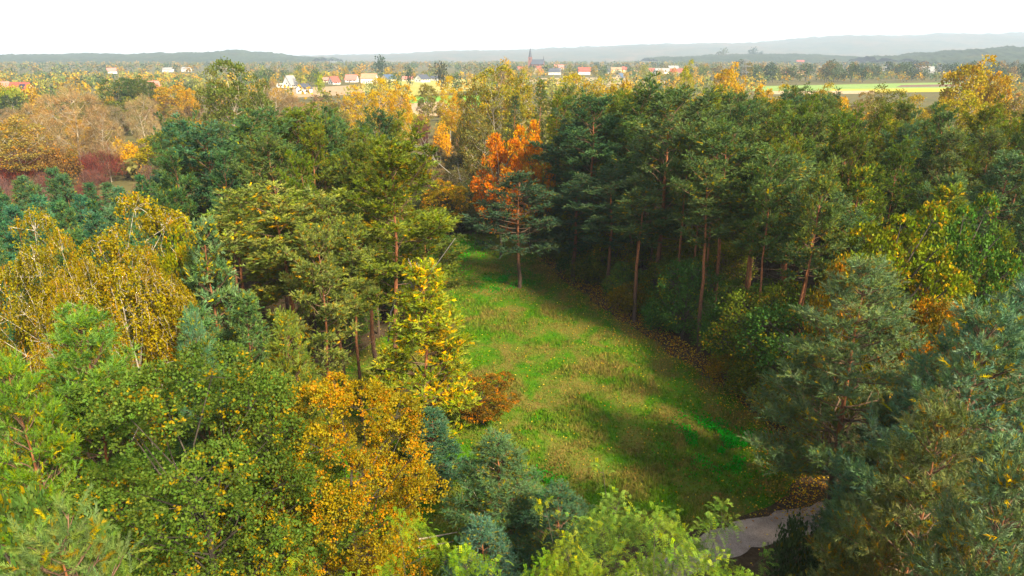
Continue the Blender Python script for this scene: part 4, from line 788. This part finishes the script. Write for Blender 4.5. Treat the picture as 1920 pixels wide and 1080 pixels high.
link('turret', poly_mesh('turret', [(33 + 1.2 * math.cos(k * math.pi / 3), 1.2 * math.sin(k * math.pi / 3), 21) for k in range(6)] + [(33, 0, 31)], [(k, (k + 1) % 6, 6) for k in range(6)], MAT['dark_roof']), e)
for k in range(4): link('window', box_mesh('window', 8 + k * 6.5, 10 + k * 6.5, -8.08, -7.95, 3, 9, MAT['glass']), e)
tag(e, 'red brick church with a tall pointed spire on the skyline', 'church')
# pylon and poles
def bars(name, segs, r, mat, parent):
    tb = Tubes()
    for a, b in segs: tb.add(np.array([a, b], float), r, 4)
    return link(name, tb.mesh(name, mat), parent)
p = at(1397, 112, 430); e = link('power_pylon', None); e.location = (p.x, p.y, 0); hh = p.z
def lv(z): return 2.6 * (1 - z / hh) + .5
segs = [((sx * lv(0), sy * lv(0), 0), (sx * lv(hh), sy * lv(hh), hh)) for sx in (-1, 1) for sy in (-1, 1)]
for k in range(9):
    z0, z1 = hh * k / 9, hh * (k + 1) / 9; q = [(-1, -1), (1, -1), (1, 1), (-1, 1)]
    for j in range(4): a, b = q[j], q[(j + 1) % 4]; segs += [((a[0] * lv(z0), a[1] * lv(z0), z0), (b[0] * lv(z1), b[1] * lv(z1), z1)), ((b[0] * lv(z0), b[1] * lv(z0), z0), (a[0] * lv(z1), a[1] * lv(z1), z1))]
bars('lattice_mast', segs, .06, MAT['steel'], e)
for z_, L in ((hh * .97, 3.2), (hh * .84, 4.2), (hh * .71, 3.4)): bars('crossarm', [((-L, 0, z_), (L, 0, z_)), ((-L, 0, z_), (0, 0, z_ + 1)), ((L, 0, z_), (0, 0, z_ + 1))], .1, MAT['steel'], e)
tag(e, 'grey lattice power pylon between the two orange-yellow trees', 'pylon')
for px, py, lb in ((1050, 148, 'pale utility pole before the long white house'), (990, 149, 'utility pole at the left end of the dry field'), (1130, 147, 'utility pole at the right end of the dry field')):
    g = ground(px, py); e = link('utility_pole', None); e.location = (g.x, g.y, 0); bars('pole', [((0, 0, 0), (0, 0, 12.5))], .28, MAT['pole'], e); bars('crossarm', [((-1.4, 0, 11.8), (1.4, 0, 11.8))], .12, MAT['pole'], e); tag(e, lb, 'pole', 'utility poles by the dry field')
a, b = ground(975, 149), ground(1150, 147); a.z = b.z = 12
W_ = Tubes(); W_.add(np.array([list(a.lerp(b, k / 12)) for k in range(13)]), .09, 3); tag(link('power_line', W_.mesh('power_line', MAT['steel'])), 'thin power line strung along the dry field', 'cable')

# ------------------------------------------------------------------ trees of the plain
FC = [(.30, .20, .05), (.19, .185, .04), (.085, .115, .035), (.36, .21, .04), (.20, .19, .055), (.07, .10, .045), (.42, .25, .03)]
def far_thing(me, x_, Y, sx, sz, col, rot=0.0):
    e = link('tree', None); e.location = (x_, Y, 0); e.scale = (sx, sx, sz); e.rotation_euler = (0, 0, rot); link('trunk', FTR, e); link('crown', me, e).color = (*col, 1); return e
def far_fill(count, Y0, Y1, p0, p1, h0, h1, cols, label, group, seed, space=7, wf=.8):
    r = random.Random(seed); made = tries = 0
    while made < count and tries < count * 25:
        tries += 1; Y = math.sqrt(r.uniform(Y0 * Y0, Y1 * Y1)); x_ = gx(r.uniform(p0, p1), Y, 5)
        if not free(x_, Y, space) or blocked(x_, Y): continue
        spots.append((x_, Y)); made += 1; h = r.uniform(h0, h1); o = far_thing(r.choice(FAR), x_, Y, h / 10 * r.uniform(wf * .85, wf * 1.3), h / 10, jit(r.choice(cols), .2), r.uniform(0, 6.28))
        tag(o, label, 'tree', group)
OPEN = []
for pix in ([(750, 192), (840, 190), (850, 216), (760, 222)], [(760, 180), (905, 178), (905, 208), (775, 200)], [(745, 152), (880, 150), (900, 166), (745, 181)], [(500, 168), (660, 160), (690, 180), (500, 188)], [(1000, 148), (1120, 146), (1130, 158), (1000, 160)], [(1440, 156), (1800, 153), (1830, 205), (1400, 205)]):
    OPEN.append([(q.x, q.y) for q in (ground(*p) for p in pix)])
def blocked(x_, y_): return any(abs(x_ / y_ - a / b) * b < w_ * .5 + 3 and b - .16 * b < y_ < b + 13 for a, b, w_ in HOUSES) or any(bool(inside(np.array([x_]), np.array([y_]), o_)[0]) for o_ in OPEN)
far_fill(60, 250, 520, -60, 520, 7, 13, FC[:5] + [(.30, .17, .04)], 'autumn tree on the plain beyond the left marsh', 'trees on the left plain', 61)
far_fill(50, 520, 900, 480, 960, 9, 15, FC, 'autumn tree behind the row of white village houses', 'trees behind the village', 62)
far_fill(60, 715, 900, 1380, 1960, 12, 20, [(.05, .075, .03), (.07, .09, .03), (.045, .065, .035), (.18, .12, .04)], 'dark green tree beyond the fields on the right', 'trees beyond the right fields', 63)
far_fill(40, 700, 1100, 950, 1330, 10, 16, FC, 'autumn tree behind the red-roofed houses near the church', 'trees behind the church village', 64)
far_fill(40, 900, 1200, 1330, 1960, 14, 20, [(.045, .07, .035), (.06, .08, .03), (.16, .11, .04), (.04, .06, .035)], 'dark tree in the woods below the right hills', 'woods below the right hills', 65)
for px, py, wpx, c, lb in ((1355, 89, 22, (.08, .085, .035), 'round olive tree standing out on the wooded knoll'), (1412, 87, 18, (.03, .055, .035), 'dark round tree standing out on the wooded knoll'), (1427, 95, 9, (.03, .055, .035), 'small dark tree right of the dark round knoll tree')):
    q = at(px, py, 3190); s_ = wpx / FPX * 3190 / 8.4; e = far_thing(FAR[2], q.x, 3190, s_, s_, c); e.location.z = q.z - 9.4 * s_; tag(e, lb, 'tree')
for px, py, Y, wpx, c, lb in [(948, 108, 600, 22, (.40, .23, .02), 'golden round tree left of the church'),
                             (826, 115, 560, 26, (.045, .05, .03), 'dark maroon-green tree above the village'), (712, 103, 900, 22, (.035, .06, .035), 'dark blue-green tree on the skyline above the tan roof'), (597, 136, 440, 18, (.22, .24, .02), 'lime tree in the village garden'), (766, 124, 600, 16, (.03, .05, .028), 'dark conifer in the village')]:
    q = at(px, py, Y); s_ = wpx / FPX * Y / 8.4; tag(far_thing(FAR[0], q.x, Y, s_, q.z / 10.2, c), lb, 'tree')
def far_mass(name, n, Y0, Y1, p0, p1, h0, h1, cols, label, seed, q=28):
    rng = np.random.default_rng(seed); base = [far_tree(900 + i, q, .5) for i in range(6)]; Ts = []; Cs = []
    for i in range(n):
        Y = math.sqrt(rng.uniform(Y0 * Y0, Y1 * Y1)); x_ = gx(rng.uniform(p0, p1), Y, 5)
        if blocked(x_, Y): continue
        Tt, v = base[i % 6]; h = rng.uniform(h0, h1) / 10; a = rng.uniform(0, 6.28); R_ = np.array([[math.cos(a), -math.sin(a), 0], [math.sin(a), math.cos(a), 0], [0, 0, 1]])
        Ts.append((Tt @ R_.T) * [h * 1.05, h * 1.05, h] + [x_, Y, 0]); k = int(len(cols) * float(vnoise(np.array([x_ / 90 + 60, Y / 120, 1.]), seed)) + rng.normal(0, .8)) % len(cols); Cs.append(v * np.array(cols[k]) * rng.uniform(.8, 1.2))
    o = tag(link(name, tri_mesh(name, np.concatenate(Ts), np.concatenate(Cs), MAT['leaf'])), label, 'woodland', kind='stuff'); o.color = (1, 1, 1, 1)
far_mass('distant_woodland', 2300, 420, 1000, -80, 2000, 5, 10.5, FC, 'mixed autumn woodland covering the plain around the villages', 71)
far_mass('distant_woodland', 2700, 1000, 2800, -80, 2000, 10, 17, [(.07, .10, .045), (.20, .145, .06), (.14, .14, .045), (.055, .08, .045), (.27, .16, .05)], 'far woodland stretching to the foot of the hills', 72)
far_mass('marsh_thicket', 420, 150, 420, -80, 960, 3, 6, [(.20, .15, .07), (.13, .12, .045), (.16, .10, .06), (.26, .16, .04)], 'low tan thicket between the marsh trees', 73, 90)
far_mass('belt_thicket', 260, 125, 330, 960, 2000, 4, 8, [(.16, .14, .045), (.22, .17, .04), (.12, .12, .04)], 'low olive thicket behind the right stand', 74, 90)

# ------------------------------------------------------------------ haze
m, t, o_ = new_mat('haze_air'); pv = N(t, 'ShaderNodeVolumePrincipled'); pv.inputs['Color'].default_value = (.62, .78, 1.0, 1); pv.inputs['Density'].default_value = 0.00015; pv.inputs['Anisotropy'].default_value = 0.0
t.links.new(pv.outputs[0], o_.inputs['Volume'])
hz = link('haze', box_mesh('haze', -13500, 13500, -250, 9500, -3, 420, m)); tag(hz, 'pale blue haze over the distant plain', 'haze', kind='stuff')
print('TRIS', sum(len(me.loops) - 2 * len(me.polygons) for me in bpy.data.meshes))
